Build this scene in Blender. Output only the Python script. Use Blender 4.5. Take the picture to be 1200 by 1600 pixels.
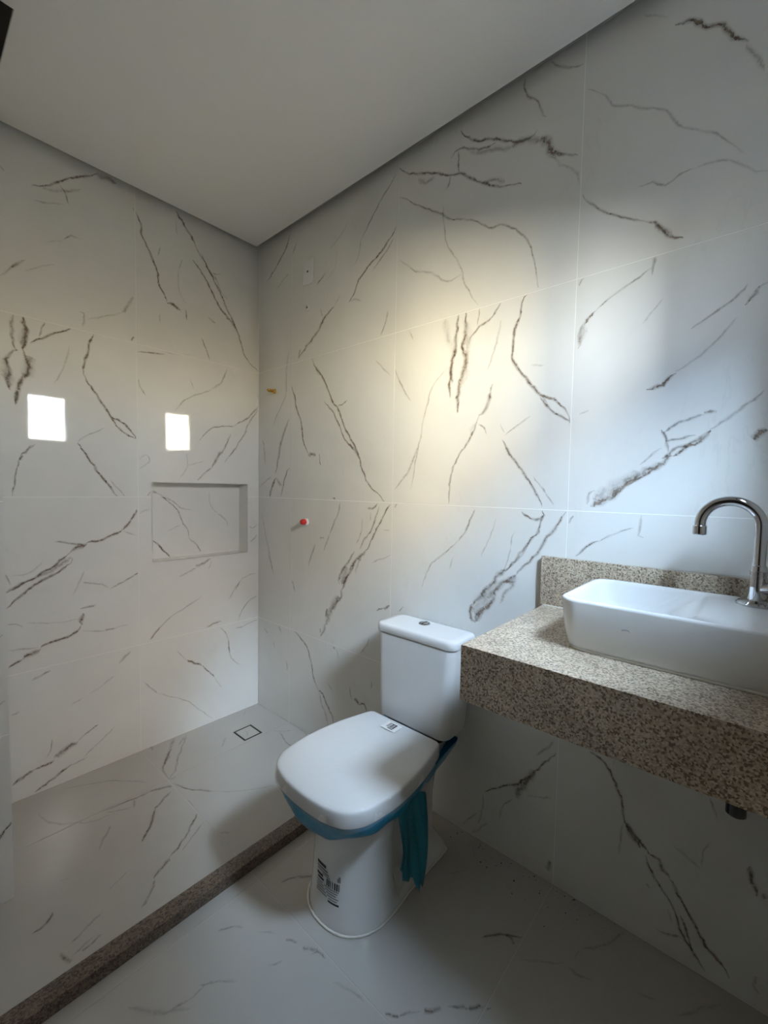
import bpy, bmesh, math, random
from mathutils import Vector, Matrix

# ------------------------------------------------------------------ scene, camera, light
for o in list(bpy.data.objects):
    bpy.data.objects.remove(o)
scene = bpy.context.scene
COL = scene.collection
random.seed(7)

cam_data = bpy.data.cameras.new('camera')
cam = bpy.data.objects.new('camera', cam_data)
COL.objects.link(cam)
cam_data.sensor_fit = 'HORIZONTAL'
cam_data.sensor_width = 36.0
cam_data.lens = 672.51 / 1200.0 * 36.0
cam_data.clip_start = 0.01
_r = Vector((0.66220883, -0.74910600, 0.01787944))
_d = Vector((-0.02695918, -0.04766377, -0.99849956))
_f = Vector((0.74883421, 0.66073321, -0.05175865))
_m = Matrix((( _r.x, -_d.x, -_f.x), (_r.y, -_d.y, -_f.y), (_r.z, -_d.z, -_f.z))).to_4x4()
_m.translation = (-1.37795, -2.18144, 1.27027)
cam.matrix_world = _m
scene.camera = cam

SKY_STRENGTH = 0.24
SUN_ELEV, SUN_ROT = 36, 182
WIN_X0, WIN_X1, WIN_Z0, WIN_Z1 = -0.66, -0.408, 1.63, 2.00      # the small window behind the camera
END_Y = -2.30                                                     # inner face of the wall with the window

world = bpy.data.worlds.new('world')
scene.world = world
world.use_nodes = True
wn = world.node_tree.nodes
wl = world.node_tree.links
wn.clear()
wo = wn.new('ShaderNodeOutputWorld')
wb = wn.new('ShaderNodeBackground')
sky = wn.new('ShaderNodeTexSky')
sky.sky_type = 'NISHITA'
sky.sun_disc = False
sky.sun_elevation = math.radians(SUN_ELEV)
sky.sun_rotation = math.radians(SUN_ROT)
sky.air_density = 0.7
sky.dust_density = 1.5
wb.inputs['Strength'].default_value = SKY_STRENGTH
wl.new(sky.outputs['Color'], wb.inputs['Color'])
wl.new(wb.outputs['Background'], wo.inputs['Surface'])

def area_light(name, loc, target, sx, sy, color, power, portal=False):
    ld = bpy.data.lights.new(name, 'AREA')
    ld.shape = 'RECTANGLE'; ld.size = sx; ld.size_y = sy
    ld.color = color; ld.energy = power
    lo = bpy.data.objects.new(name, ld)
    COL.objects.link(lo)
    lo.location = loc
    lo.rotation_euler = (Vector(target) - Vector(loc)).to_track_quat('-Z', 'Y').to_euler()
    ld.cycles.is_portal = portal
    return lo
WCX, WCZ = (WIN_X0 + WIN_X1) / 2, (WIN_Z0 + WIN_Z1) / 2
area_light('window_portal', (WCX, END_Y - 0.005, WCZ), (WCX, 0, WCZ), WIN_X1 - WIN_X0, WIN_Z1 - WIN_Z0, (1, 1, 1), 1.0, portal=True)
# area lights standing in for daylight: low sunlit haze, an added panel, open sky
area_light('sunlit_haze', (-1.67, -4.8, 2.45), (-1.67, 0, 2.45), 0.62, 2.3, (1.0, 0.88, 0.65), 54.0)
area_light('daylight_panel', (-2.75, -4.8, 2.70), (-2.75, 0, 2.70), 1.54, 2.8, (0.88, 0.95, 1.0), 36.0)
area_light('open_sky', (-2.4, -4.6, 6.0), (WCX, END_Y, WCZ), 5.5, 4.0, (0.56, 0.75, 1.0), 800.0)

scene.view_settings.view_transform = 'Standard'
scene.view_settings.look = 'None'
scene.view_settings.gamma = 1.0
scene.view_settings.use_curve_mapping = False
scene.view_settings.exposure = 4.3
scene.cycles.max_bounces = 12
scene.cycles.diffuse_bounces = 7
scene.cycles.glossy_bounces = 6
scene.cycles.adaptive_threshold = 0.02
scene.cycles.transparent_max_bounces = 16

# ------------------------------------------------------------------ helpers
def link(o, parent=None):
    COL.objects.link(o)
    if parent is not None:
        o.parent = parent
        o.matrix_parent_inverse = parent.matrix_world.inverted() if parent.type != 'EMPTY' else Matrix.Translation(-Vector(parent.location))
    return o

def tag(o, label=None, cat=None, group=None, kind=None):
    if label: o['label'] = label
    if cat: o['category'] = cat
    if group: o['group'] = group
    if kind: o['kind'] = kind
    return o

def mesh_obj(name, verts, faces, mats, parent=None, smooth=False, fmat=None, uvs=None):
    me = bpy.data.meshes.new(name)
    me.from_pydata([tuple(v) for v in verts], [], faces)
    if not isinstance(mats, (list, tuple)): mats = [mats]
    for m in mats: me.materials.append(m)
    if fmat:
        for p, i in zip(me.polygons, fmat): p.material_index = i
    if uvs:
        ul = me.uv_layers.new(name='UVMap')
        for p in me.polygons:
            for li in p.loop_indices:
                ul.data[li].uv = uvs[me.loops[li].vertex_index]
    if smooth:
        for p in me.polygons: p.use_smooth = True
    me.validate(); me.update()
    o = bpy.data.objects.new(name, me)
    return link(o, parent)

def bm_obj(name, bm, mats, parent=None, smooth=False, recalc=True):
    if recalc: bmesh.ops.recalc_face_normals(bm, faces=bm.faces)
    me = bpy.data.meshes.new(name)
    bm.to_mesh(me); bm.free()
    if not isinstance(mats, (list, tuple)): mats = [mats]
    for m in mats: me.materials.append(m)
    if smooth:
        for p in me.polygons: p.use_smooth = True
    o = bpy.data.objects.new(name, me)
    return link(o, parent)

def empty(name, loc):
    o = bpy.data.objects.new(name, None)
    o.location = loc; o.empty_display_size = 0.05
    COL.objects.link(o)
    return o

def add_box(bm, x0, x1, y0, y1, z0, z1):
    vs = [bm.verts.new((x, y, z)) for x in (x0, x1) for y in (y0, y1) for z in (z0, z1)]
    for f in ((0,1,3,2),(4,6,7,5),(0,4,5,1),(2,3,7,6),(0,2,6,4),(1,5,7,3)):
        bm.faces.new([vs[i] for i in f])

def box(name, x0, x1, y0, y1, z0, z1, mat, parent=None, bevel=0.0):
    bm = bmesh.new()
    add_box(bm, x0, x1, y0, y1, z0, z1)
    if bevel:
        bmesh.ops.bevel(bm, geom=list(bm.edges), offset=bevel, segments=3, affect='EDGES', profile=0.5)
    o = bm_obj(name, bm, mat, parent, smooth=bool(bevel))
    if bevel: autosmooth(o)
    return o

def autosmooth(o, ang=35):
    me = o.data
    bm = bmesh.new(); bm.from_mesh(me)
    for e in bm.edges:
        if len(e.link_faces) == 2:
            e.smooth = e.calc_face_angle(0) < math.radians(ang)
    bm.to_mesh(me); bm.free()
    for p in me.polygons: p.use_smooth = True

def frame_of(axis):
    a = Vector(axis).normalized()
    t = Vector((0, 0, 1)) if abs(a.z) < 0.9 else Vector((1, 0, 0))
    u = a.cross(t).normalized(); v = a.cross(u).normalized()
    return a, u, v

def add_lathe(bm, base, axis, prof, n=32):
    """prof: list of (distance along axis, radius)."""
    a, u, v = frame_of(axis)
    base = Vector(base); rings = []
    for d, r in prof:
        if r <= 1e-6:
            rings.append([bm.verts.new(base + a * d)])
        else:
            rings.append([bm.verts.new(base + a * d + u * (r * math.cos(t)) + v * (r * math.sin(t)))
                          for t in [2 * math.pi * i / n for i in range(n)]])
    for A, B in zip(rings, rings[1:]):
        for i in range(n):
            j = (i + 1) % n
            if len(A) == 1 and len(B) == 1: continue
            if len(A) == 1: bm.faces.new((A[0], B[i], B[j]))
            elif len(B) == 1: bm.faces.new((A[i], A[j], B[0]))
            else: bm.faces.new((A[i], A[j], B[j], B[i]))
    if len(rings[0]) > 1: bm.faces.new(rings[0][::-1])
    if len(rings[-1]) > 1: bm.faces.new(rings[-1])

def lathe(name, base, axis, prof, mat, parent=None, n=32, ang=35):
    bm = bmesh.new(); add_lathe(bm, base, axis, prof, n)
    o = bm_obj(name, bm, mat, parent, smooth=True); autosmooth(o, ang)
    return o

def add_tube(bm, pts, r, n=20, closed=False):
    pts = [Vector(q) for q in pts]
    rad = r if isinstance(r, (list, tuple)) else [r] * len(pts)
    rings = []; u = None
    for i, q in enumerate(pts):
        a = (pts[min(i + 1, len(pts) - 1)] - pts[max(i - 1, 0)]).normalized()
        if u is None: _, u, _v = frame_of(a)
        u = (u - a * u.dot(a)).normalized(); v = a.cross(u)
        rings.append([bm.verts.new(q + u * (rad[i] * math.cos(t)) + v * (rad[i] * math.sin(t)))
                      for t in [2 * math.pi * k / n for k in range(n)]])
    for A, B in zip(rings, rings[1:]):
        for i in range(n):
            j = (i + 1) % n
            bm.faces.new((A[i], A[j], B[j], B[i]))
    bm.faces.new(rings[0][::-1]); bm.faces.new(rings[-1])

def loft(name, rings, mat, parent=None, cap0=True, cap1=True, ang=40):
    bm = bmesh.new()
    R = [[bm.verts.new(q) for q in ring] for ring in rings]
    n = len(R[0])
    for A, B in zip(R, R[1:]):
        for i in range(n):
            j = (i + 1) % n
            bm.faces.new((A[i], A[j], B[j], B[i]))
    if cap0: bm.faces.new(R[0][::-1])
    if cap1: bm.faces.new(R[-1])
    o = bm_obj(name, bm, mat, parent, smooth=True); autosmooth(o, ang)
    return o

def rrect(cx, cy, hx, hy, r, z, n=8):
    pts = []
    for sx, sy, a0 in ((1, 1, 0), (-1, 1, 90), (-1, -1, 180), (1, -1, 270)):
        for k in range(n + 1):
            a = math.radians(a0 + 90 * k / n)
            pts.append((cx + sx * (hx - r) + r * math.cos(a), cy + sy * (hy - r) + r * math.sin(a), z))
    return pts

def catmull(pts, step):
    P = [Vector((q[0], q[1])) for q in pts]
    if len(P) == 2:
        n = max(2, int((P[1] - P[0]).length / step))
        return [P[0].lerp(P[1], i / n) for i in range(n + 1)]
    out = []
    for i in range(len(P) - 1):
        p0 = P[max(i - 1, 0)]; p1 = P[i]; p2 = P[i + 1]; p3 = P[min(i + 2, len(P) - 1)]
        n = max(1, int((p2 - p1).length / step))
        for k in range(n):
            t = k / n
            out.append(0.5 * ((2 * p1) + (p2 - p0) * t + (2 * p0 - 5 * p1 + 4 * p2 - p3) * t * t + (3 * p1 - p0 - 3 * p2 + p3) * t ** 3))
    out.append(P[-1])
    return out

# ------------------------------------------------------------------ materials
def new_mat(name):
    m = bpy.data.materials.new(name); m.use_nodes = True
    nt = m.node_tree; b = nt.nodes['Principled BSDF']
    return m, nt, nt.nodes, nt.links, b

def pbr(name, col, rough=0.5, metal=0.0, ior=1.5, bump=0.0, bscale=60.0, var=0.0, vscale=20.0, trans=0.0):
    m, nt, N, L, b = new_mat(name)
    b.inputs['Base Color'].default_value = (*col, 1)
    b.inputs['Roughness'].default_value = rough
    b.inputs['Metallic'].default_value = metal
    b.inputs['IOR'].default_value = ior
    if var or bump:
        tc = N.new('ShaderNodeTexCoord')
    if var:
        nz = N.new('ShaderNodeTexNoise'); nz.inputs['Scale'].default_value = vscale; nz.inputs['Detail'].default_value = 5
        L.new(tc.outputs['Object'], nz.inputs['Vector'])
        mx = N.new('ShaderNodeMix'); mx.data_type = 'RGBA'
        mx.inputs['A'].default_value = (*[c * (1 - var) for c in col], 1)
        mx.inputs['B'].default_value = (*[min(1, c * (1 + var)) for c in col], 1)
        L.new(nz.outputs['Fac'], mx.inputs['Factor']); L.new(mx.outputs['Result'], b.inputs['Base Color'])
    if bump:
        nb = N.new('ShaderNodeTexNoise'); nb.inputs['Scale'].default_value = bscale; nb.inputs['Detail'].default_value = 3
        L.new(tc.outputs['Object'], nb.inputs['Vector'])
        bp = N.new('ShaderNodeBump'); bp.inputs['Strength'].default_value = bump; bp.inputs['Distance'].default_value = 0.002
        L.new(nb.outputs['Fac'], bp.inputs['Height']); L.new(bp.outputs['Normal'], b.inputs['Normal'])
    return m

def marble(name, rough, wav=0.05, tint=(0.80, 0.79, 0.755)):
    m, nt, N, L, b = new_mat(name)
    tc = N.new('ShaderNodeTexCoord')
    n1 = N.new('ShaderNodeTexNoise'); n1.inputs['Scale'].default_value = 2.6; n1.inputs['Detail'].default_value = 6; n1.inputs['Distortion'].default_value = 0.6
    L.new(tc.outputs['Object'], n1.inputs['Vector'])
    r1 = N.new('ShaderNodeValToRGB')
    r1.color_ramp.elements[0].position = 0.30; r1.color_ramp.elements[0].color = (*[c * 0.93 for c in tint], 1)
    r1.color_ramp.elements[1].position = 0.62; r1.color_ramp.elements[1].color = (*tint, 1)
    L.new(n1.outputs['Fac'], r1.inputs['Fac'])
    # faint hairline veining: thin level lines of a stretched noise
    mp = N.new('ShaderNodeMapping'); mp.inputs['Rotation'].default_value = (0.5, 0.6, 0.7); mp.inputs['Scale'].default_value = (1.0, 2.3, 1.0)
    L.new(tc.outputs['Object'], mp.inputs['Vector'])
    n2 = N.new('ShaderNodeTexNoise'); n2.inputs['Scale'].default_value = 1.7; n2.inputs['Detail'].default_value = 7; n2.inputs['Roughness'].default_value = 0.62; n2.inputs['Distortion'].default_value = 0.4
    L.new(mp.outputs['Vector'], n2.inputs['Vector'])
    s = N.new('ShaderNodeMath'); s.operation = 'SUBTRACT'; s.inputs[1].default_value = 0.5
    L.new(n2.outputs['Fac'], s.inputs[0])
    ab = N.new('ShaderNodeMath'); ab.operation = 'ABSOLUTE'; L.new(s.outputs[0], ab.inputs[0])
    r2 = N.new('ShaderNodeMapRange'); r2.inputs['From Min'].default_value = 0.0; r2.inputs['From Max'].default_value = 0.012
    r2.inputs['To Min'].default_value = 0.10; r2.inputs['To Max'].default_value = 0.0
    L.new(ab.outputs[0], r2.inputs['Value'])
    n3 = N.new('ShaderNodeTexNoise'); n3.inputs['Scale'].default_value = 3.1; n3.inputs['Detail'].default_value = 2
    L.new(tc.outputs['Object'], n3.inputs['Vector'])
    r3 = N.new('ShaderNodeMapRange'); r3.inputs['From Min'].default_value = 0.52; r3.inputs['From Max'].default_value = 0.68
    L.new(n3.outputs['Fac'], r3.inputs['Value'])
    mu = N.new('ShaderNodeMath'); mu.operation = 'MULTIPLY'; L.new(r2.outputs[0], mu.inputs[0]); L.new(r3.outputs[0], mu.inputs[1])
    mx = N.new('ShaderNodeMix'); mx.data_type = 'RGBA'; mx.inputs['B'].default_value = (0.36, 0.33, 0.30, 1)
    L.new(mu.outputs[0], mx.inputs['Factor']); L.new(r1.outputs['Color'], mx.inputs['A'])
    L.new(mx.outputs['Result'], b.inputs['Base Color'])
    b.inputs['Roughness'].default_value = rough
    nb = N.new('ShaderNodeTexNoise'); nb.inputs['Scale'].default_value = 14; nb.inputs['Detail'].default_value = 1
    L.new(tc.outputs['Object'], nb.inputs['Vector'])
    bp = N.new('ShaderNodeBump'); bp.inputs['Strength'].default_value = wav; bp.inputs['Distance'].default_value = 0.001
    L.new(nb.outputs['Fac'], bp.inputs['Height']); L.new(bp.outputs['Normal'], b.inputs['Normal'])
    return m

def vein_material(name, rough):
    m, nt, N, L, b = new_mat(name)
    out = N['Material Output']
    tc = N.new('ShaderNodeTexCoord')
    uv = N.new('ShaderNodeSeparateXYZ'); L.new(tc.outputs['UV'], uv.inputs[0])
    # distance from the vein's middle, 0..1
    s1 = N.new('ShaderNodeMath'); s1.operation = 'MULTIPLY_ADD'; s1.inputs[1].default_value = 2; s1.inputs[2].default_value = -1
    L.new(uv.outputs['Y'], s1.inputs[0])
    ab = N.new('ShaderNodeMath'); ab.operation = 'ABSOLUTE'; L.new(s1.outputs[0], ab.inputs[0])
    n1 = N.new('ShaderNodeTexNoise'); n1.inputs['Scale'].default_value = 95; n1.inputs['Detail'].default_value = 5; n1.inputs['Roughness'].default_value = 0.7
    L.new(tc.outputs['Object'], n1.inputs['Vector'])
    w = N.new('ShaderNodeMath'); w.operation = 'MULTIPLY_ADD'; w.inputs[1].default_value = 2.1; w.inputs[2].default_value = -1.0
    L.new(n1.outputs['Fac'], w.inputs[0])
    d = N.new('ShaderNodeMath'); d.operation = 'ADD'; L.new(ab.outputs[0], d.inputs[0]); L.new(w.outputs[0], d.inputs[1])
    core = N.new('ShaderNodeMapRange'); core.interpolation_type = 'SMOOTHSTEP'
    core.inputs['From Min'].default_value = 0.12; core.inputs['From Max'].default_value = 0.62
    core.inputs['To Min'].default_value = 1; core.inputs['To Max'].default_value = 0
    L.new(d.outputs[0], core.inputs['Value'])
    edge = N.new('ShaderNodeMapRange'); edge.interpolation_type = 'SMOOTHSTEP'
    edge.inputs['From Min'].default_value = 0.25; edge.inputs['From Max'].default_value = 1.0
    edge.inputs['To Min'].default_value = 0.34; edge.inputs['To Max'].default_value = 0
    L.new(ab.outputs[0], edge.inputs['Value'])
    n2 = N.new('ShaderNodeTexNoise'); n2.inputs['Scale'].default_value = 22; n2.inputs['Detail'].default_value = 3
    L.new(tc.outputs['Object'], n2.inputs['Vector'])
    r2 = N.new('ShaderNodeMapRange'); r2.inputs['From Min'].default_value = 0.33; r2.inputs['From Max'].default_value = 0.58
    r2.inputs['To Min'].default_value = 0.45; r2.inputs['To Max'].default_value = 1.0
    L.new(n2.outputs['Fac'], r2.inputs['Value'])
    mc = N.new('ShaderNodeMath'); mc.operation = 'MULTIPLY'; L.new(core.outputs[0], mc.inputs[0]); L.new(r2.outputs[0], mc.inputs[1])
    mxm = N.new('ShaderNodeMath'); mxm.operation = 'MAXIMUM'; L.new(mc.outputs[0], mxm.inputs[0]); L.new(edge.outputs[0], mxm.inputs[1])
    # keep the border of the strip clear
    rim = N.new('ShaderNodeMapRange'); rim.inputs['From Min'].default_value = 0.75; rim.inputs['From Max'].default_value = 1.0
    rim.inputs['To Min'].default_value = 1; rim.inputs['To Max'].default_value = 0
    L.new(ab.outputs[0], rim.inputs['Value'])
    f1 = N.new('ShaderNodeMath'); f1.operation = 'MULTIPLY'; L.new(mxm.outputs[0], f1.inputs[0]); L.new(rim.outputs[0], f1.inputs[1])
    f2 = N.new('ShaderNodeMath'); f2.operation = 'MULTIPLY'; L.new(f1.outputs[0], f2.inputs[0]); L.new(uv.outputs['X'], f2.inputs[1])
    cr = N.new('ShaderNodeValToRGB')
    cr.color_ramp.elements[0].position = 0.35; cr.color_ramp.elements[0].color = (0.165, 0.115, 0.082, 1)
    cr.color_ramp.elements[1].position = 0.68; cr.color_ramp.elements[1].color = (0.42, 0.335, 0.265, 1)
    n3 = N.new('ShaderNodeTexNoise'); n3.inputs['Scale'].default_value = 45; n3.inputs['Detail'].default_value = 2
    L.new(tc.outputs['Object'], n3.inputs['Vector']); L.new(n3.outputs['Fac'], cr.inputs['Fac'])
    L.new(cr.outputs['Color'], b.inputs['Base Color'])
    b.inputs['Roughness'].default_value = rough
    tr = N.new('ShaderNodeBsdfTransparent')
    mix = N.new('ShaderNodeMixShader')
    L.new(f2.outputs[0], mix.inputs[0]); L.new(tr.outputs[0], mix.inputs[1]); L.new(b.outputs[0], mix.inputs[2])
    L.new(mix.outputs[0], out.inputs['Surface'])
    return m

def granite(name, base, dark, light, scale=290, rough=0.28):
    m, nt, N, L, b = new_mat(name)
    tc = N.new('ShaderNodeTexCoord')
    v = N.new('ShaderNodeTexVoronoi'); v.inputs['Scale'].default_value = scale; v.inputs['Randomness'].default_value = 1
    L.new(tc.outputs['Object'], v.inputs['Vector'])
    sp = N.new('ShaderNodeSeparateColor'); L.new(v.outputs['Color'], sp.inputs[0])
    cr = N.new('ShaderNodeValToRGB'); cr.color_ramp.interpolation = 'CONSTANT'
    E = cr.color_ramp.elements
    E[0].position = 0; E[0].color = (*dark, 1)
    E[1].position = 0.2; E[1].color = (*[0.55 * a + 0.45 * c for a, c in zip(base, dark)], 1)
    for pos, c in ((0.38, base), (0.62, [min(1, 1.12 * x) for x in base]), (0.78, light)):
        e = E.new(pos); e.color = (*c, 1)
    L.new(sp.outputs[0], cr.inputs['Fac'])
    nz = N.new('ShaderNodeTexNoise'); nz.inputs['Scale'].default_value = 9; nz.inputs['Detail'].default_value = 4
    L.new(tc.outputs['Object'], nz.inputs['Vector'])
    rr = N.new('ShaderNodeMapRange'); rr.inputs['From Min'].default_value = 0.3; rr.inputs['From Max'].default_value = 0.7
    rr.inputs['To Min'].default_value = 0.85; rr.inputs['To Max'].default_value = 1.12
    L.new(nz.outputs['Fac'], rr.inputs['Value'])
    mm = N.new('ShaderNodeVectorMath'); mm.operation = 'SCALE'
    L.new(cr.outputs['Color'], mm.inputs[0]); L.new(rr.outputs[0], mm.inputs['Scale'])
    L.new(mm.outputs[0], b.inputs['Base Color'])
    b.inputs['Roughness'].default_value = rough
    return m

M_WALL = marble('polished_marble_tile', 0.035, 0.05)
M_FLOOR = marble('satin_marble_tile', 0.22, 0.02, (0.51, 0.488, 0.452))  # same marble as the walls, tint darkened to carry shade
M_VEIN = vein_material('marble_vein', 0.05)
M_FVEIN = vein_material('marble_vein_satin', 0.22)
M_GROUT = pbr('white_grout', (0.93, 0.92, 0.90), 0.8)
M_GROUT2 = pbr('cream_grout', (0.88, 0.87, 0.83), 0.8)
M_FGROUT = pbr('pale_floor_grout', (0.55, 0.525, 0.488), 0.8)
M_PLASTER = pbr('rough_plaster', (0.30, 0.29, 0.275), 0.9, var=0.15, vscale=8)
M_PAINT = pbr('white_ceiling_paint', (0.86, 0.845, 0.82), 0.85, bump=0.03, bscale=300)
M_GRANITE = granite('beige_granite', (0.50, 0.405, 0.30), (0.20, 0.145, 0.098), (0.64, 0.555, 0.45))
M_CURB = granite('shaded_brown_granite', (0.15, 0.108, 0.078), (0.06, 0.043, 0.03), (0.20, 0.155, 0.115), 260, 0.4)  # brown granite like the counter's, its colour darkened to stand for shade
M_CERAMIC = pbr('white_ceramic', (0.75, 0.745, 0.735), 0.06)
M_PLASTIC = pbr('white_plastic', (0.80, 0.80, 0.79), 0.3)
M_CHROME = pbr('chrome', (0.55, 0.55, 0.56), 0.06, metal=1.0)
M_DCHROME = pbr('dark_chrome', (0.10, 0.10, 0.105), 0.08, metal=1.0)
M_BLACK = pbr('black_gap', (0.008, 0.008, 0.008), 0.6)
M_INK = pbr('black_ink', (0.012, 0.012, 0.02), 0.5)
M_GREY = pbr('grey_print', (0.22, 0.22, 0.24), 0.5)
M_PAPER = pbr('sticker_paper', (0.80, 0.80, 0.78), 0.45)
M_BRASS = pbr('brass', (0.78, 0.50, 0.14), 0.22, metal=1.0)
M_RED = pbr('red_cap', (0.62, 0.03, 0.03), 0.35)
M_SEAL = pbr('silicone', (0.80, 0.77, 0.70), 0.4)
M_DIRT = pbr('dirt', (0.03, 0.022, 0.016), 0.9)
M_DOOR = pbr('dark_stained_wood', (0.045, 0.028, 0.02), 0.4, var=0.3, vscale=6)  # for the unseen door, kept dark so the chrome tap mirrors something dark
M_ALU = pbr('aluminium', (0.75, 0.75, 0.76), 0.3, metal=1.0)

def film_material(name, col, fac, rough, bump, bscale):
    m, nt, N, L, b = new_mat(name)
    out = N['Material Output']
    b.inputs['Base Color'].default_value = (*col, 1); b.inputs['Roughness'].default_value = rough
    tc = N.new('ShaderNodeTexCoord')
    nb = N.new('ShaderNodeTexNoise'); nb.inputs['Scale'].default_value = bscale; nb.inputs['Detail'].default_value = 4; nb.inputs['Distortion'].default_value = 1.5
    L.new(tc.outputs['Object'], nb.inputs['Vector'])
    bp = N.new('ShaderNodeBump'); bp.inputs['Strength'].default_value = bump; bp.inputs['Distance'].default_value = 0.004
    L.new(nb.outputs['Fac'], bp.inputs['Height']); L.new(bp.outputs['Normal'], b.inputs['Normal'])
    tr = N.new('ShaderNodeBsdfTransparent')
    mix = N.new('ShaderNodeMixShader'); mix.inputs[0].default_value = fac
    L.new(tr.outputs[0], mix.inputs[1]); L.new(b.outputs[0], mix.inputs[2]); L.new(mix.outputs[0], out.inputs['Surface'])
    return m
M_BLUE = film_material('blue_protective_film', (0.0, 0.25, 0.45), 0.97, 0.28, 0.6, 30)
M_BLUE2 = film_material('shaded_blue_film', (0.01, 0.20, 0.27), 0.9, 0.45, 0.7, 45)  # same blue film for the hanging tail, shade put into its darker colour
M_CLEAR = film_material('clear_plastic_bag', (0.75, 0.75, 0.76), 0.25, 0.07, 1.0, 34)
def pane_material():
    m, nt, N, L, b = new_mat('window_glass')
    out = N['Material Output']
    gl = N.new('ShaderNodeBsdfGlossy'); gl.inputs['Roughness'].default_value = 0.02
    tr = N.new('ShaderNodeBsdfTransparent'); tr.inputs[0].default_value = (0.96, 0.97, 0.96, 1)
    mix = N.new('ShaderNodeMixShader'); mix.inputs[0].default_value = 0.06
    L.new(tr.outputs[0], mix.inputs[1]); L.new(gl.outputs[0], mix.inputs[2]); L.new(mix.outputs[0], out.inputs['Surface'])
    return m
M_PANE = pane_material()

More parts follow.
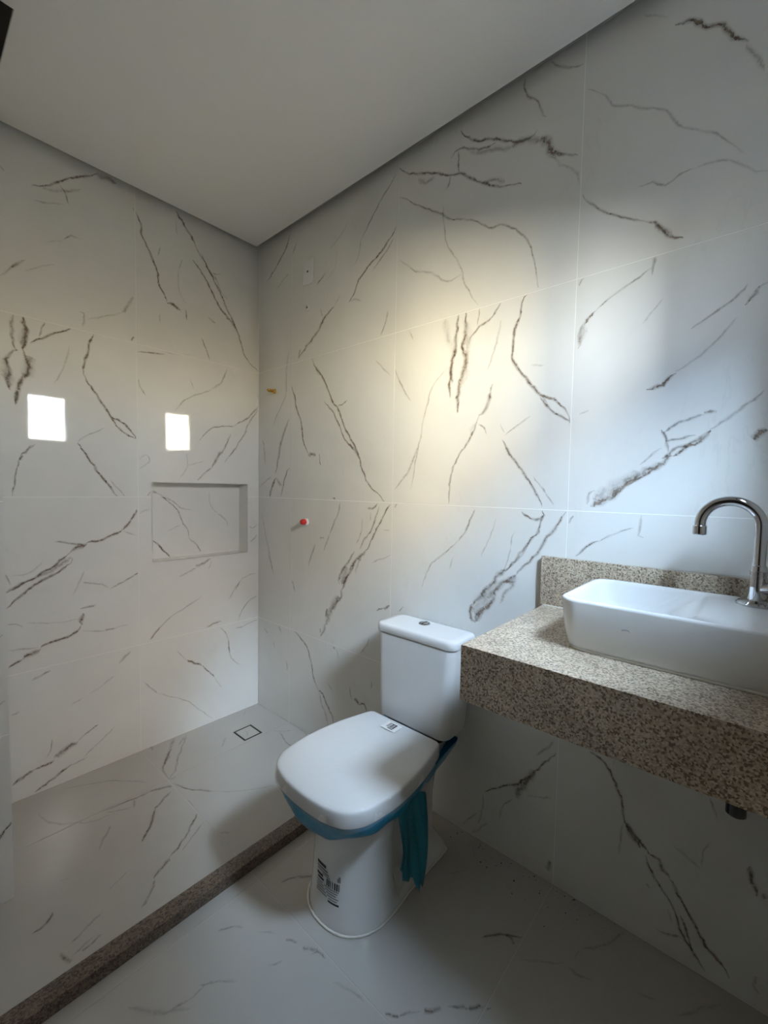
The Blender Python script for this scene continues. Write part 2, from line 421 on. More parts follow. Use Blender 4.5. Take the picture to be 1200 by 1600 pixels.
# ------------------------------------------------------------------ veins traced on each tiled surface (metres on that surface)
VEINS = {
  'right': [
    (11,1.00,[(-1.948,2.494),(-1.986,2.475),(-2.018,2.441),(-2.039,2.437),(-2.066,2.400),(-2.085,2.371),(-2.101,2.355)]),
    (10,0.40,[(-2.101,2.355),(-2.114,2.325),(-2.128,2.288),(-2.137,2.272)]),
    (6,0.25,[(-1.872,2.569),(-1.903,2.547),(-1.933,2.522)]),
    (6,0.60,[(-1.624,2.604),(-1.650,2.571),(-1.680,2.548),(-1.720,2.534)]),
    (7,0.60,[(-1.538,2.608),(-1.544,2.555),(-1.583,2.504),(-1.610,2.445)]),
    (9,0.90,[(-1.301,2.562),(-1.334,2.523),(-1.380,2.491),(-1.454,2.458),(-1.523,2.418),(-1.576,2.412),(-1.587,2.417)]),
    (22,0.85,[(-1.604,2.392),(-1.621,2.353),(-1.634,2.323),(-1.666,2.304)]),
    (8,0.60,[(-1.650,2.316),(-1.680,2.296),(-1.714,2.278)]),
    (20,0.50,[(-1.501,2.421),(-1.556,2.405),(-1.598,2.376)]),
    (8,0.70,[(-1.263,2.485),(-1.281,2.498),(-1.303,2.499),(-1.381,2.463),(-1.442,2.447)]),
    (14,0.35,[(-1.343,2.473),(-1.407,2.438),(-1.501,2.404)]),
    (7,0.60,[(-1.295,2.498),(-1.294,2.455),(-1.297,2.419)]),
    (9,0.80,[(-1.015,2.565),(-1.101,2.506),(-1.193,2.462),(-1.256,2.427),(-1.306,2.416),(-1.338,2.392),(-1.398,2.337),(-1.447,2.307),(-1.539,2.275)]),
    (14,0.40,[(-1.117,2.487),(-1.148,2.454),(-1.193,2.444)]),
    (16,0.40,[(-1.398,2.340),(-1.439,2.334),(-1.482,2.307)]),
    (6,0.60,[(-1.265,2.423),(-1.252,2.395),(-1.241,2.383)]),
    (7,0.60,[(-1.018,2.455),(-1.104,2.387),(-1.226,2.304),(-1.247,2.280),(-1.351,2.233),(-1.440,2.173),(-1.463,2.177),(-1.533,2.126),(-1.572,2.071),(-1.596,1.987),(-1.603,1.925)]),
    (6,0.35,[(-1.231,2.335),(-1.249,2.201),(-1.322,2.074),(-1.331,2.026),(-1.391,1.926)]),
    (7,0.35,[(-1.024,2.206),(-1.101,2.139),(-1.188,2.099),(-1.248,2.051),(-1.290,2.047),(-1.322,2.051)]),
    (8,0.30,[(-1.635,2.314),(-1.662,2.276),(-1.691,2.255),(-1.716,2.229),(-1.725,2.197)]),
    (6,0.60,[(-1.733,2.160),(-1.751,2.126),(-1.805,2.079),(-1.856,2.041),(-1.903,2.019)]),
    (8,0.80,[(-1.903,2.019),(-1.926,2.007),(-1.942,1.982),(-1.957,1.960),(-1.991,1.940)]),
    (12,0.40,[(-1.926,2.003),(-1.957,1.972),(-1.972,1.953)]),
    (6,0.40,[(-1.732,2.457),(-1.783,2.407),(-1.801,2.374),(-1.842,2.353),(-1.898,2.313),(-1.947,2.273),(-1.967,2.235),(-2.022,2.195),(-2.056,2.163),(-2.072,2.143),(-2.108,2.098)]),
    (6,0.50,[(-1.876,2.115),(-1.914,2.112),(-1.944,2.094),(-1.972,2.104),(-2.002,2.106)]),
    (6,0.30,[(-2.002,2.106),(-2.065,2.101),(-2.090,2.081),(-2.128,2.041),(-2.151,2.034)]),
    (9,0.80,[(-0.285,2.576),(-0.253,2.510),(-0.185,2.464),(-0.078,2.393)]),
    (8,0.50,[(-0.345,2.513),(-0.308,2.465),(-0.309,2.417)]),
    (7,0.35,[(-0.169,2.332),(-0.221,2.357),(-0.276,2.379)]),
    (9,0.85,[(-1.004,2.342),(-0.950,2.290),(-0.863,2.243),(-0.794,2.194),(-0.790,2.182),(-0.755,2.133),(-0.727,2.110)]),
    (7,0.55,[(-0.998,2.301),(-0.933,2.249),(-0.875,2.205)]),
    (7,0.30,[(-0.812,2.096),(-0.764,2.117),(-0.735,2.116)]),
    (7,0.60,[(-0.999,2.550),(-0.934,2.495),(-0.899,2.466),(-0.866,2.431),(-0.837,2.395),(-0.802,2.364)]),
    (6,0.30,[(-0.802,2.364),(-0.792,2.310),(-0.761,2.266)]),
    (6,0.30,[(-0.720,2.466),(-0.691,2.441),(-0.595,2.392)]),
    (6,0.25,[(-0.653,2.372),(-0.628,2.294),(-0.570,2.253)]),
    (8,0.70,[(-0.570,2.291),(-0.533,2.273),(-0.504,2.260)]),
    (12,0.80,[(-0.632,2.121),(-0.573,2.088),(-0.522,2.037),(-0.459,1.995),(-0.404,1.956),(-0.368,1.925)]),
    (5,0.60,[(-0.535,2.137),(-0.554,2.093)]),
    (5,0.35,[(-0.675,2.161),(-0.632,2.121)]),
    (14,0.50,[(-0.383,1.976),(-0.362,1.939)]),
    (9,0.95,[(-0.475,1.915),(-0.501,1.864),(-0.540,1.826),(-0.588,1.755),(-0.630,1.686),(-0.662,1.650),(-0.707,1.578),(-0.755,1.498),(-0.810,1.418),(-0.832,1.357),(-0.865,1.298),(-0.919,1.256),(-0.965,1.219)]),
    (14,0.60,[(-0.501,1.870),(-0.540,1.820)]),
    (8,0.75,[(-0.570,1.691),(-0.640,1.622),(-0.700,1.522),(-0.743,1.476),(-0.785,1.442)]),
    (6,0.60,[(-0.731,1.677),(-0.693,1.661),(-0.662,1.662)]),
    (12,0.60,[(-0.743,1.481),(-0.790,1.444),(-0.815,1.409)]),
    (9,0.95,[(-0.305,1.805),(-0.338,1.748),(-0.349,1.695),(-0.377,1.633),(-0.398,1.595),(-0.410,1.511),(-0.447,1.438)]),
    (15,0.90,[(-0.447,1.438),(-0.482,1.446),(-0.512,1.435)]),
    (6,0.70,[(-0.536,1.444),(-0.547,1.381)]),
    (9,0.35,[(-0.286,1.996),(-0.265,1.897),(-0.260,1.765),(-0.209,1.700),(-0.145,1.610)]),
    (16,0.45,[(-0.290,1.631),(-0.234,1.548),(-0.188,1.413),(-0.165,1.351)]),
    (9,0.70,[(-0.298,1.376),(-0.276,1.367),(-0.242,1.289),(-0.220,1.226)]),
    (7,0.40,[(-0.015,1.276),(-0.079,1.309),(-0.135,1.330)]),
    (14,0.75,[(-0.177,1.327),(-0.141,1.288),(-0.111,1.217)]),
    (16,0.35,[(-0.177,1.320),(-0.225,1.278)]),
    (7,0.50,[(-0.033,1.541),(-0.052,1.514),(-0.059,1.467),(-0.072,1.399)]),
    (6,0.50,[(-0.970,2.019),(-0.961,1.980),(-0.926,1.924)]),
    (6,0.35,[(-0.902,1.824),(-0.951,1.778),(-0.991,1.740)]),
    (6,0.45,[(-1.015,1.767),(-1.047,1.698),(-1.099,1.629)]),
    (5,0.30,[(-1.085,1.912),(-1.105,1.865)]),
    (13,0.75,[(-1.313,1.917),(-1.307,1.862),(-1.303,1.793),(-1.291,1.749),(-1.281,1.692),(-1.286,1.616)]),
    (13,0.85,[(-1.340,1.917),(-1.342,1.854),(-1.330,1.795),(-1.345,1.751),(-1.334,1.684),(-1.317,1.628),(-1.316,1.558)]),
    (30,0.30,[(-1.343,1.887),(-1.357,1.794),(-1.349,1.704),(-1.324,1.651)]),
    (12,0.60,[(-1.285,1.750),(-1.288,1.667)]),
    (22,0.25,[(-1.258,1.920),(-1.274,1.834),(-1.293,1.760)]),
    (7,0.70,[(-1.484,1.919),(-1.450,1.872),(-1.401,1.851),(-1.361,1.815)]),
    (5,0.50,[(-1.399,1.918),(-1.388,1.854)]),
    (7,0.30,[(-1.481,1.854),(-1.459,1.751),(-1.431,1.691)]),
    (9,0.95,[(-1.575,1.919),(-1.553,1.888),(-1.552,1.847),(-1.536,1.809),(-1.528,1.765),(-1.527,1.725),(-1.560,1.669),(-1.606,1.611),(-1.628,1.583),(-1.669,1.562),(-1.704,1.534),(-1.724,1.503),(-1.725,1.485)]),
    (7,0.80,[(-1.628,1.577),(-1.660,1.533),(-1.691,1.510),(-1.725,1.487)]),
    (10,0.50,[(-1.530,1.779),(-1.527,1.738)]),
    (6,0.30,[(-1.634,1.582),(-1.649,1.554),(-1.639,1.564)]),
    (7,0.50,[(-1.458,1.643),(-1.449,1.617)]),
    (13,0.75,[(-1.449,1.617),(-1.431,1.567),(-1.406,1.542)]),
    (7,0.70,[(-1.406,1.542),(-1.400,1.516),(-1.375,1.461),(-1.324,1.394),(-1.298,1.323),(-1.290,1.222)]),
    (6,0.50,[(-1.405,1.511),(-1.431,1.495),(-1.439,1.472)]),
    (18,0.25,[(-1.400,1.516),(-1.375,1.472)]),
    (6,0.40,[(-1.272,1.729),(-1.215,1.678),(-1.187,1.621),(-1.159,1.512),(-1.137,1.426),(-1.123,1.350),(-1.108,1.273)]),
    (8,0.40,[(-1.136,1.438),(-1.084,1.337),(-1.024,1.271)]),
    (8,0.85,[(-1.500,1.448),(-1.525,1.397),(-1.572,1.342),(-1.607,1.290),(-1.643,1.224)]),
    (5,0.35,[(-1.598,1.519),(-1.534,1.483),(-1.506,1.463)]),
    (5,0.40,[(-1.612,1.321),(-1.645,1.280),(-1.684,1.230)]),
    (5,0.30,[(-1.491,1.503),(-1.506,1.472)]),
    (9,0.50,[(-1.735,1.707),(-1.742,1.762),(-1.750,1.783)]),
    (8,0.80,[(-1.754,1.773),(-1.759,1.787),(-1.781,1.807)]),
    (5,0.50,[(-1.781,1.807),(-1.831,1.837),(-1.894,1.870),(-1.921,1.887)]),
    (7,0.80,[(-1.922,1.867),(-1.921,1.887),(-1.926,1.908),(-1.932,1.921)]),
    (18,0.35,[(-1.740,1.725),(-1.754,1.773)]),
    (6,0.60,[(-1.731,1.895),(-1.738,1.908),(-1.745,1.921)]),
    (9,0.90,[(-1.923,1.562),(-1.946,1.562),(-1.960,1.565),(-1.970,1.584),(-1.988,1.597)]),
    (6,0.30,[(-1.988,1.597),(-2.041,1.630),(-2.084,1.677),(-2.108,1.710)]),
    (5,0.30,[(-1.904,1.743),(-1.929,1.771),(-1.954,1.800)]),
    (6,0.50,[(-2.018,1.700),(-2.082,1.740),(-2.128,1.781)]),
    (7,0.80,[(-2.125,1.733),(-2.136,1.747),(-2.144,1.758),(-2.149,1.772)]),
    (6,0.50,[(-2.147,1.768),(-2.163,1.778)]),
    (18,0.75,[(-1.790,1.234),(-1.839,1.254),(-1.863,1.273),(-1.879,1.292)]),
    (14,0.70,[(-1.879,1.292),(-1.918,1.324),(-1.955,1.350),(-1.990,1.375)]),
    (8,0.70,[(-1.990,1.375),(-2.031,1.407),(-2.070,1.437)]),
    (7,0.45,[(-2.070,1.437),(-2.119,1.475),(-2.170,1.523)]),
    (28,0.40,[(-1.795,1.257),(-1.838,1.277),(-1.878,1.307),(-1.917,1.332)]),
    (7,0.80,[(-1.842,1.251),(-1.874,1.283),(-1.918,1.319),(-1.962,1.350)]),
    (8,0.60,[(-1.781,1.237),(-1.789,1.268),(-1.803,1.276)]),
    (8,0.75,[(-1.969,1.367),(-2.004,1.395),(-2.038,1.401),(-2.070,1.437)]),
    (7,0.70,[(-1.961,1.445),(-1.978,1.405),(-1.983,1.387)]),
    (7,0.50,[(-1.966,1.440),(-2.001,1.462),(-2.055,1.479)]),
    (9,0.60,[(-2.055,1.479),(-2.081,1.481)]),
    (7,0.55,[(-1.974,1.413),(-2.017,1.419),(-2.040,1.426)]),
    (6,0.40,[(-1.916,1.351),(-1.946,1.380),(-1.966,1.397)]),
    (16,0.90,[(-2.155,1.407),(-2.171,1.421),(-2.180,1.428)]),
    (6,0.30,[(-1.748,1.512),(-1.775,1.520)]),
    (6,0.30,[(-1.592,1.684),(-1.635,1.673)]),
    (7,0.70,[(-1.756,1.075),(-1.768,1.092),(-1.783,1.107),(-1.818,1.130)]),
    (5,0.45,[(-1.818,1.130),(-1.860,1.153),(-1.908,1.175)]),
    (6,0.55,[(-1.925,1.212),(-1.921,1.176),(-1.920,1.154),(-1.933,1.148)]),
    (7,0.60,[(-1.731,1.176),(-1.743,1.200)]),
    (7,0.65,[(-1.402,1.207),(-1.377,1.148),(-1.339,1.086)]),
    (6,0.50,[(-1.339,1.086),(-1.278,1.031),(-1.220,0.987),(-1.191,0.932),(-1.174,0.883)]),
    (5,0.30,[(-1.485,1.178),(-1.463,1.109),(-1.433,1.037)]),
    (5,0.30,[(-1.316,1.023),(-1.300,0.973)]),
    (9,0.80,[(-1.722,1.211),(-1.685,1.158),(-1.646,1.104),(-1.620,1.059),(-1.586,1.016),(-1.565,0.991)]),
    (9,0.70,[(-1.577,1.204),(-1.607,1.180),(-1.628,1.182),(-1.652,1.198),(-1.648,1.212)]),
    (8,0.70,[(-1.652,1.198),(-1.633,1.144),(-1.592,1.088),(-1.549,1.029),(-1.527,0.999)]),
    (6,0.50,[(-1.605,1.110),(-1.585,1.055),(-1.536,1.005)]),
    (5,0.35,[(-1.543,1.083),(-1.546,1.116),(-1.557,1.138)]),
    (5,0.30,[(-1.507,0.979),(-1.531,1.026),(-1.543,1.081)]),
    (16,0.75,[(-1.565,0.991),(-1.524,0.959),(-1.489,0.926),(-1.463,0.894)]),
    (14,0.75,[(-1.536,1.009),(-1.499,0.986),(-1.490,0.958),(-1.457,0.921),(-1.433,0.889),(-1.403,0.860)]),
    (16,0.80,[(-1.489,0.922),(-1.488,0.890),(-1.449,0.850),(-1.415,0.801)]),
    (12,0.70,[(-1.403,0.860),(-1.396,0.816),(-1.415,0.792)]),
    (40,0.40,[(-1.482,0.918),(-1.446,0.877),(-1.409,0.828)]),
    (12,0.60,[(-1.449,0.859),(-1.440,0.841),(-1.415,0.796)]),
    (14,0.40,[(-1.565,0.972),(-1.541,0.939),(-1.520,0.923),(-1.507,0.884)]),
    (20,0.30,[(-1.565,0.987),(-1.543,0.957)]),
    (8,0.75,[(-1.001,1.209),(-0.966,1.161),(-0.945,1.133),(-0.894,1.045),(-0.867,0.999)]),
    (8,0.65,[(-0.936,1.196),(-0.921,1.159),(-0.907,1.130),(-0.885,1.081),(-0.846,1.040),(-0.823,1.000)]),
    (8,0.70,[(-0.867,1.193),(-0.898,1.186),(-0.928,1.207)]),
    (6,0.35,[(-0.891,1.171),(-0.884,1.129)]),
    (6,0.35,[(-0.836,1.140),(-0.834,1.082),(-0.802,1.022)]),
    (16,0.75,[(-0.867,1.005),(-0.848,0.986),(-0.816,0.959),(-0.783,0.931),(-0.759,0.898)]),
    (12,0.70,[(-0.791,0.985),(-0.770,0.959),(-0.754,0.928),(-0.724,0.894),(-0.690,0.858),(-0.686,0.821)]),
    (13,0.80,[(-0.784,0.925),(-0.767,0.888),(-0.734,0.850),(-0.704,0.799)]),
    (30,0.45,[(-0.754,0.904),(-0.725,0.863),(-0.704,0.824)]),
    (9,0.95,[(-0.738,0.853),(-0.717,0.826)]),
    (14,0.60,[(-0.704,0.799),(-0.709,0.770),(-0.674,0.723),(-0.648,0.690)]),
    (30,0.55,[(-0.692,0.760),(-0.638,0.694),(-0.611,0.642),(-0.593,0.606)]),
    (10,0.80,[(-0.610,0.683),(-0.602,0.643)]),
    (14,0.50,[(-0.593,0.606),(-0.579,0.571),(-0.560,0.534)]),
    (10,0.70,[(-0.559,0.576),(-0.560,0.556)]),
    (12,0.35,[(-0.836,0.967),(-0.809,0.920),(-0.793,0.885)]),
    (8,0.50,[(-0.692,1.207),(-0.676,1.146),(-0.640,1.098),(-0.618,1.050)]),
    (7,0.40,[(-0.618,1.050),(-0.591,1.001),(-0.573,0.968)]),
    (9,0.50,[(-0.548,1.022),(-0.576,1.031)]),
    (8,0.55,[(-0.514,0.994),(-0.485,0.932),(-0.460,0.874)]),
    (8,0.80,[(-0.638,1.227),(-0.657,1.218)]),
    (9,0.70,[(-1.026,1.197),(-1.036,1.213)]),
    (6,0.40,[(-0.967,1.098),(-0.996,1.098)]),
    (6,0.35,[(-0.896,0.946),(-0.941,0.965),(-1.013,0.996)]),
    (7,0.65,[(-0.931,0.738),(-0.961,0.755),(-0.983,0.763)]),
    (12,0.80,[(-0.976,0.758),(-1.012,0.774)]),
    (6,0.60,[(-1.061,0.762),(-1.081,0.787)]),
    (6,0.50,[(-0.891,0.612),(-0.880,0.583),(-0.837,0.527)]),
    (7,0.40,[(-0.035,1.131),(-0.081,0.988),(-0.132,0.848),(-0.170,0.764)]),
    (6,0.45,[(-0.094,0.916),(-0.145,0.814)]),
    (7,0.50,[(-0.322,0.787),(-0.350,0.723)]),
    (9,0.85,[(-0.352,0.514),(-0.423,0.474),(-0.461,0.446),(-0.487,0.377),(-0.504,0.321),(-0.545,0.262)]),
    (11,0.85,[(-0.545,0.262),(-0.584,0.249),(-0.614,0.207),(-0.648,0.161),(-0.667,0.133)]),
    (8,0.40,[(-0.550,0.253),(-0.570,0.195),(-0.610,0.144),(-0.620,0.099)]),
    (10,0.80,[(-0.655,0.510),(-0.669,0.504)]),
    (6,0.40,[(-0.674,0.505),(-0.697,0.459)]),
    (7,0.70,[(-0.770,0.348),(-0.779,0.314),(-0.788,0.289)]),
    (20,0.85,[(-0.805,0.304),(-0.830,0.286)]),
    (8,0.90,[(-0.830,0.286),(-0.867,0.296),(-0.883,0.266)]),
    (7,0.60,[(-0.065,0.462),(-0.097,0.440)]),
    (7,0.50,[(-0.275,0.337),(-0.287,0.280)]),
    (7,0.50,[(-0.154,0.406),(-0.167,0.376)]),
    (6,0.40,[(-0.612,0.316),(-0.655,0.288)]),
    (7,0.50,[(-0.908,0.415),(-0.908,0.386)]),
    (12,0.40,[(-0.202,0.512),(-0.233,0.472)]),
    (8,0.90,[(-1.720,0.436),(-1.675,0.376),(-1.640,0.325),(-1.599,0.276),(-1.558,0.252),(-1.518,0.223),(-1.476,0.188)]),
    (22,0.65,[(-1.657,0.345),(-1.621,0.293),(-1.589,0.226)]),
    (7,0.50,[(-1.583,0.211),(-1.544,0.164),(-1.536,0.120)]),
    (7,0.50,[(-1.711,0.473),(-1.681,0.430),(-1.652,0.401)]),
    (6,0.45,[(-1.472,0.174),(-1.464,0.100),(-1.450,0.054)]),
    (6,0.40,[(-1.446,0.093),(-1.412,0.050),(-1.386,0.016)]),
    (6,0.30,[(-1.627,0.249),(-1.712,0.283)]),
    (8,0.35,[(-1.490,0.080),(-1.448,0.026),(-1.422,0.006)]),
    (8,0.80,[(-1.818,0.487),(-1.847,0.479),(-1.875,0.450),(-1.899,0.405),(-1.915,0.357),(-1.923,0.313)]),
    (14,0.90,[(-1.923,0.313),(-1.949,0.279),(-1.963,0.262)]),
    (9,0.80,[(-1.921,0.321),(-1.942,0.298),(-1.970,0.272),(-1.982,0.258)]),
    (13,0.90,[(-1.982,0.258),(-2.008,0.254),(-2.021,0.232),(-2.035,0.220)]),
    (9,0.95,[(-2.035,0.220),(-2.060,0.184),(-2.093,0.130),(-2.124,0.086),(-2.147,0.067),(-2.173,0.037)]),
    (7,0.65,[(-1.976,0.251),(-1.992,0.210),(-2.024,0.174),(-2.051,0.131),(-2.061,0.111)]),
    (8,0.80,[(-2.051,0.131),(-2.072,0.086),(-2.102,0.047),(-2.129,0.019)]),
    (7,0.80,[(-2.063,0.130),(-2.083,0.090),(-2.095,0.054)]),
    (6,0.40,[(-1.920,0.311),(-1.915,0.260),(-1.910,0.216)]),
    (7,0.55,[(-2.011,0.053),(-2.041,0.059),(-2.070,0.068)]),
    (16,0.90,[(-1.717,0.072),(-1.702,0.039)]),
    (8,0.35,[(-2.040,0.313),(-2.074,0.297),(-2.102,0.288)]),
    (10,0.90,[(-2.199,0.353),(-2.204,0.308),(-2.212,0.285)]),
    (14,0.90,[(-2.226,0.301),(-2.234,0.293)]),
    (6,0.40,[(-2.111,0.486),(-2.120,0.458),(-2.128,0.432)]),
    (5,0.30,[(-2.102,0.291),(-2.104,0.336),(-2.119,0.371)]),
    (6,0.45,[(-2.034,0.128),(-2.044,0.099)]),
    (7,0.40,[(-2.221,0.082),(-2.219,0.056),(-2.228,0.043)]),
    (5,0.25,[(-1.883,0.471),(-1.892,0.505)]),
    (5,0.50,[(-1.984,0.171),(-1.989,0.159)]),
  ],
  'back': [
    (8,0.80,[(-1.001,2.420),(-0.944,2.452),(-0.885,2.500),(-0.832,2.546),(-0.783,2.583)]),
    (6,0.60,[(-0.909,2.468),(-0.894,2.448),(-0.880,2.407)]),
    (10,0.40,[(-0.969,2.427),(-0.907,2.444),(-0.841,2.495)]),
    (18,0.60,[(-0.788,2.578),(-0.748,2.583),(-0.707,2.581)]),
    (6,0.35,[(-0.996,2.370),(-0.950,2.381),(-0.897,2.401)]),
    (14,0.60,[(-1.091,2.437),(-1.081,2.440)]),
    (9,0.95,[(-0.641,2.511),(-0.610,2.455),(-0.605,2.410),(-0.573,2.344),(-0.549,2.302),(-0.535,2.225),(-0.498,2.146)]),
    (15,0.95,[(-0.498,2.140),(-0.471,2.146),(-0.435,2.130)]),
    (6,0.80,[(-0.410,2.141),(-0.401,2.092)]),
    (5,0.40,[(-0.528,2.391),(-0.537,2.338)]),
    (6,0.40,[(-0.427,2.377),(-0.443,2.322)]),
    (5,0.30,[(-0.443,2.322),(-0.441,2.217),(-0.404,2.168)]),
    (11,0.85,[(-0.456,2.586),(-0.417,2.544),(-0.364,2.473)]),
    (8,0.80,[(-0.364,2.473),(-0.295,2.379),(-0.248,2.307),(-0.198,2.222),(-0.147,2.131),(-0.113,2.059),(-0.078,1.981),(-0.005,1.927)]),
    (8,0.80,[(-0.374,2.392),(-0.306,2.321),(-0.234,2.211),(-0.198,2.176)]),
    (12,0.60,[(-0.234,2.207),(-0.187,2.169),(-0.143,2.118)]),
    (6,0.40,[(-0.328,2.444),(-0.285,2.367),(-0.244,2.334)]),
    (5,0.40,[(-0.278,2.363),(-0.219,2.379)]),
    (5,0.35,[(-0.457,2.541),(-0.448,2.476)]),
    (5,0.35,[(-0.265,2.375),(-0.227,2.291),(-0.187,2.262)]),
    (11,0.60,[(-1.066,2.087),(-1.047,2.111)]),
    (9,0.35,[(-1.100,2.046),(-1.074,2.074),(-1.027,2.133)]),
    (6,0.30,[(-1.028,2.087),(-0.975,2.124),(-0.933,2.150)]),
    (6,0.60,[(-0.900,2.257),(-0.873,2.286),(-0.847,2.285)]),
    (5,0.25,[(-0.963,2.225),(-0.900,2.257)]),
    (14,0.90,[(-1.032,1.919),(-1.029,1.861),(-1.036,1.816),(-1.038,1.786)]),
    (24,0.40,[(-1.029,1.879),(-1.034,1.804)]),
    (11,0.60,[(-1.062,1.912),(-1.069,1.867),(-1.071,1.833),(-1.064,1.801),(-1.053,1.780)]),
    (12,0.80,[(-1.053,1.780),(-1.076,1.762),(-1.086,1.738),(-1.083,1.700),(-1.086,1.671),(-1.081,1.626)]),
    (22,0.50,[(-1.083,1.695),(-1.083,1.635)]),
    (12,0.75,[(-1.038,1.786),(-1.025,1.757),(-1.020,1.724),(-1.028,1.697),(-1.044,1.675),(-1.052,1.644),(-1.059,1.608),(-1.060,1.571)]),
    (30,0.40,[(-1.023,1.768),(-1.020,1.719),(-1.036,1.681)]),
    (13,0.90,[(-1.057,1.623),(-1.059,1.576)]),
    (16,0.60,[(-1.050,1.673),(-1.055,1.633)]),
    (24,0.30,[(-1.095,1.741),(-1.093,1.669)]),
    (8,0.75,[(-1.014,1.816),(-0.990,1.838),(-0.963,1.857),(-0.917,1.888),(-0.884,1.918)]),
    (7,0.60,[(-0.968,1.914),(-0.979,1.885),(-0.986,1.851)]),
    (6,0.30,[(-0.889,1.841),(-0.908,1.759),(-0.942,1.675)]),
    (9,0.95,[(-0.798,1.913),(-0.819,1.881),(-0.820,1.843),(-0.839,1.788),(-0.844,1.733)]),
    (9,0.95,[(-0.844,1.733),(-0.822,1.695),(-0.778,1.632),(-0.744,1.576),(-0.697,1.552),(-0.666,1.518),(-0.642,1.483)]),
    (7,0.80,[(-0.744,1.573),(-0.707,1.519),(-0.674,1.497),(-0.642,1.483)]),
    (9,0.90,[(-0.867,1.442),(-0.833,1.396),(-0.792,1.326),(-0.756,1.277),(-0.721,1.220)]),
    (6,0.35,[(-0.867,1.442),(-0.842,1.474),(-0.767,1.520)]),
    (5,0.45,[(-0.748,1.291),(-0.713,1.249),(-0.683,1.212)]),
    (8,0.70,[(-1.008,1.424),(-1.052,1.380)]),
    (6,0.50,[(-1.052,1.380),(-1.065,1.325),(-1.079,1.250),(-1.084,1.220)]),
    (9,0.80,[(-1.058,1.362),(-1.050,1.380)]),
    (7,0.50,[(-0.852,1.990),(-0.834,1.988),(-0.836,1.953),(-0.844,1.930)]),
    (6,0.35,[(-0.825,1.967),(-0.756,2.001),(-0.693,2.037)]),
    (12,0.50,[(-0.693,2.037),(-0.667,2.073),(-0.651,2.124)]),
    (9,0.80,[(-0.656,1.924),(-0.645,1.944)]),
    (6,0.60,[(-0.635,1.881),(-0.575,1.887),(-0.512,1.897)]),
    (6,0.60,[(-0.330,2.024),(-0.300,1.961),(-0.287,1.922)]),
    (5,0.25,[(-0.512,1.909),(-0.380,1.922)]),
    (6,0.45,[(-0.636,1.771),(-0.618,1.723),(-0.596,1.688)]),
    (8,0.40,[(-0.296,2.139),(-0.252,2.120)]),
    (5,0.35,[(-0.531,2.038),(-0.531,2.082)]),
    (6,0.40,[(-0.466,1.637),(-0.435,1.679),(-0.403,1.709),(-0.280,1.773)]),
    (8,0.40,[(-0.280,1.773),(-0.217,1.835),(-0.191,1.897)]),
    (5,0.35,[(-0.393,1.806),(-0.371,1.759)]),
    (8,0.65,[(-0.005,1.734),(-0.061,1.658),(-0.116,1.626),(-0.147,1.601)]),
    (6,0.60,[(-0.147,1.601),(-0.281,1.575),(-0.342,1.503)]),
    (8,0.50,[(-0.005,1.712),(-0.065,1.618),(-0.116,1.521),(-0.210,1.403)]),
    (8,0.55,[(-0.173,1.557),(-0.203,1.479),(-0.246,1.424)]),
    (14,0.55,[(-0.228,1.459),(-0.281,1.372)]),
    (7,0.50,[(-0.281,1.372),(-0.323,1.330),(-0.357,1.303)]),
    (5,0.30,[(-0.408,1.439),(-0.408,1.365),(-0.447,1.306)]),
    (5,0.35,[(-0.632,1.384),(-0.599,1.415),(-0.580,1.387),(-0.633,1.345)]),
    (5,0.30,[(-0.408,1.372),(-0.316,1.403)]),
    (9,0.95,[(-0.640,1.158),(-0.665,1.106),(-0.703,1.063)]),
    (9,0.90,[(-0.703,1.063),(-0.779,1.031),(-0.839,1.016)]),
    (16,0.90,[(-0.839,1.016),(-0.863,1.007),(-0.883,0.995),(-0.899,0.986)]),
    (9,0.85,[(-0.899,0.986),(-0.924,0.958),(-0.995,0.909),(-1.054,0.871),(-1.108,0.846)]),
    (9,0.90,[(-0.891,0.958),(-0.900,0.937),(-0.957,0.898),(-1.033,0.857),(-1.069,0.822),(-1.106,0.781)]),
    (18,0.50,[(-0.895,0.963),(-0.944,0.929),(-1.008,0.890)]),
    (7,0.60,[(-0.951,1.033),(-0.903,1.024),(-0.849,1.011)]),
    (7,0.50,[(-1.107,0.919),(-1.095,0.872)]),
    (6,0.35,[(-1.090,0.909),(-1.038,0.912),(-0.994,0.953)]),
    (5,0.40,[(-0.703,1.063),(-0.666,1.046),(-0.642,1.039)]),
    (12,0.40,[(-1.107,0.849),(-1.048,0.882)]),
    (6,0.30,[(-0.850,0.898),(-0.879,0.824),(-0.893,0.794)]),
    (8,0.90,[(-0.641,0.861),(-0.652,0.851)]),
    (6,0.55,[(-0.652,0.851),(-0.687,0.835),(-0.755,0.807)]),
    (6,0.35,[(-0.755,0.807),(-0.789,0.830),(-0.860,0.846)]),
    (6,0.55,[(-0.595,1.221),(-0.578,1.242)]),
    (5,0.40,[(-0.635,1.137),(-0.602,1.154),(-0.585,1.157)]),
    (8,0.70,[(-0.810,0.745),(-0.839,0.739),(-0.869,0.736)]),
    (20,0.95,[(-0.860,0.715),(-0.874,0.687),(-0.866,0.663)]),
    (9,0.95,[(-0.866,0.663),(-0.887,0.637),(-0.936,0.622),(-1.007,0.600)]),
    (15,0.95,[(-1.007,0.600),(-1.038,0.590),(-1.062,0.573)]),
    (9,0.95,[(-1.062,0.573),(-1.107,0.548)]),
    (6,0.40,[(-1.106,0.614),(-1.053,0.610),(-1.013,0.607)]),
    (6,0.50,[(-1.105,0.720),(-1.081,0.717),(-1.060,0.702)]),
    (5,0.25,[(-1.051,0.713),(-0.937,0.693),(-0.870,0.695)]),
    (6,0.35,[(-0.864,0.640),(-0.787,0.619),(-0.684,0.625)]),
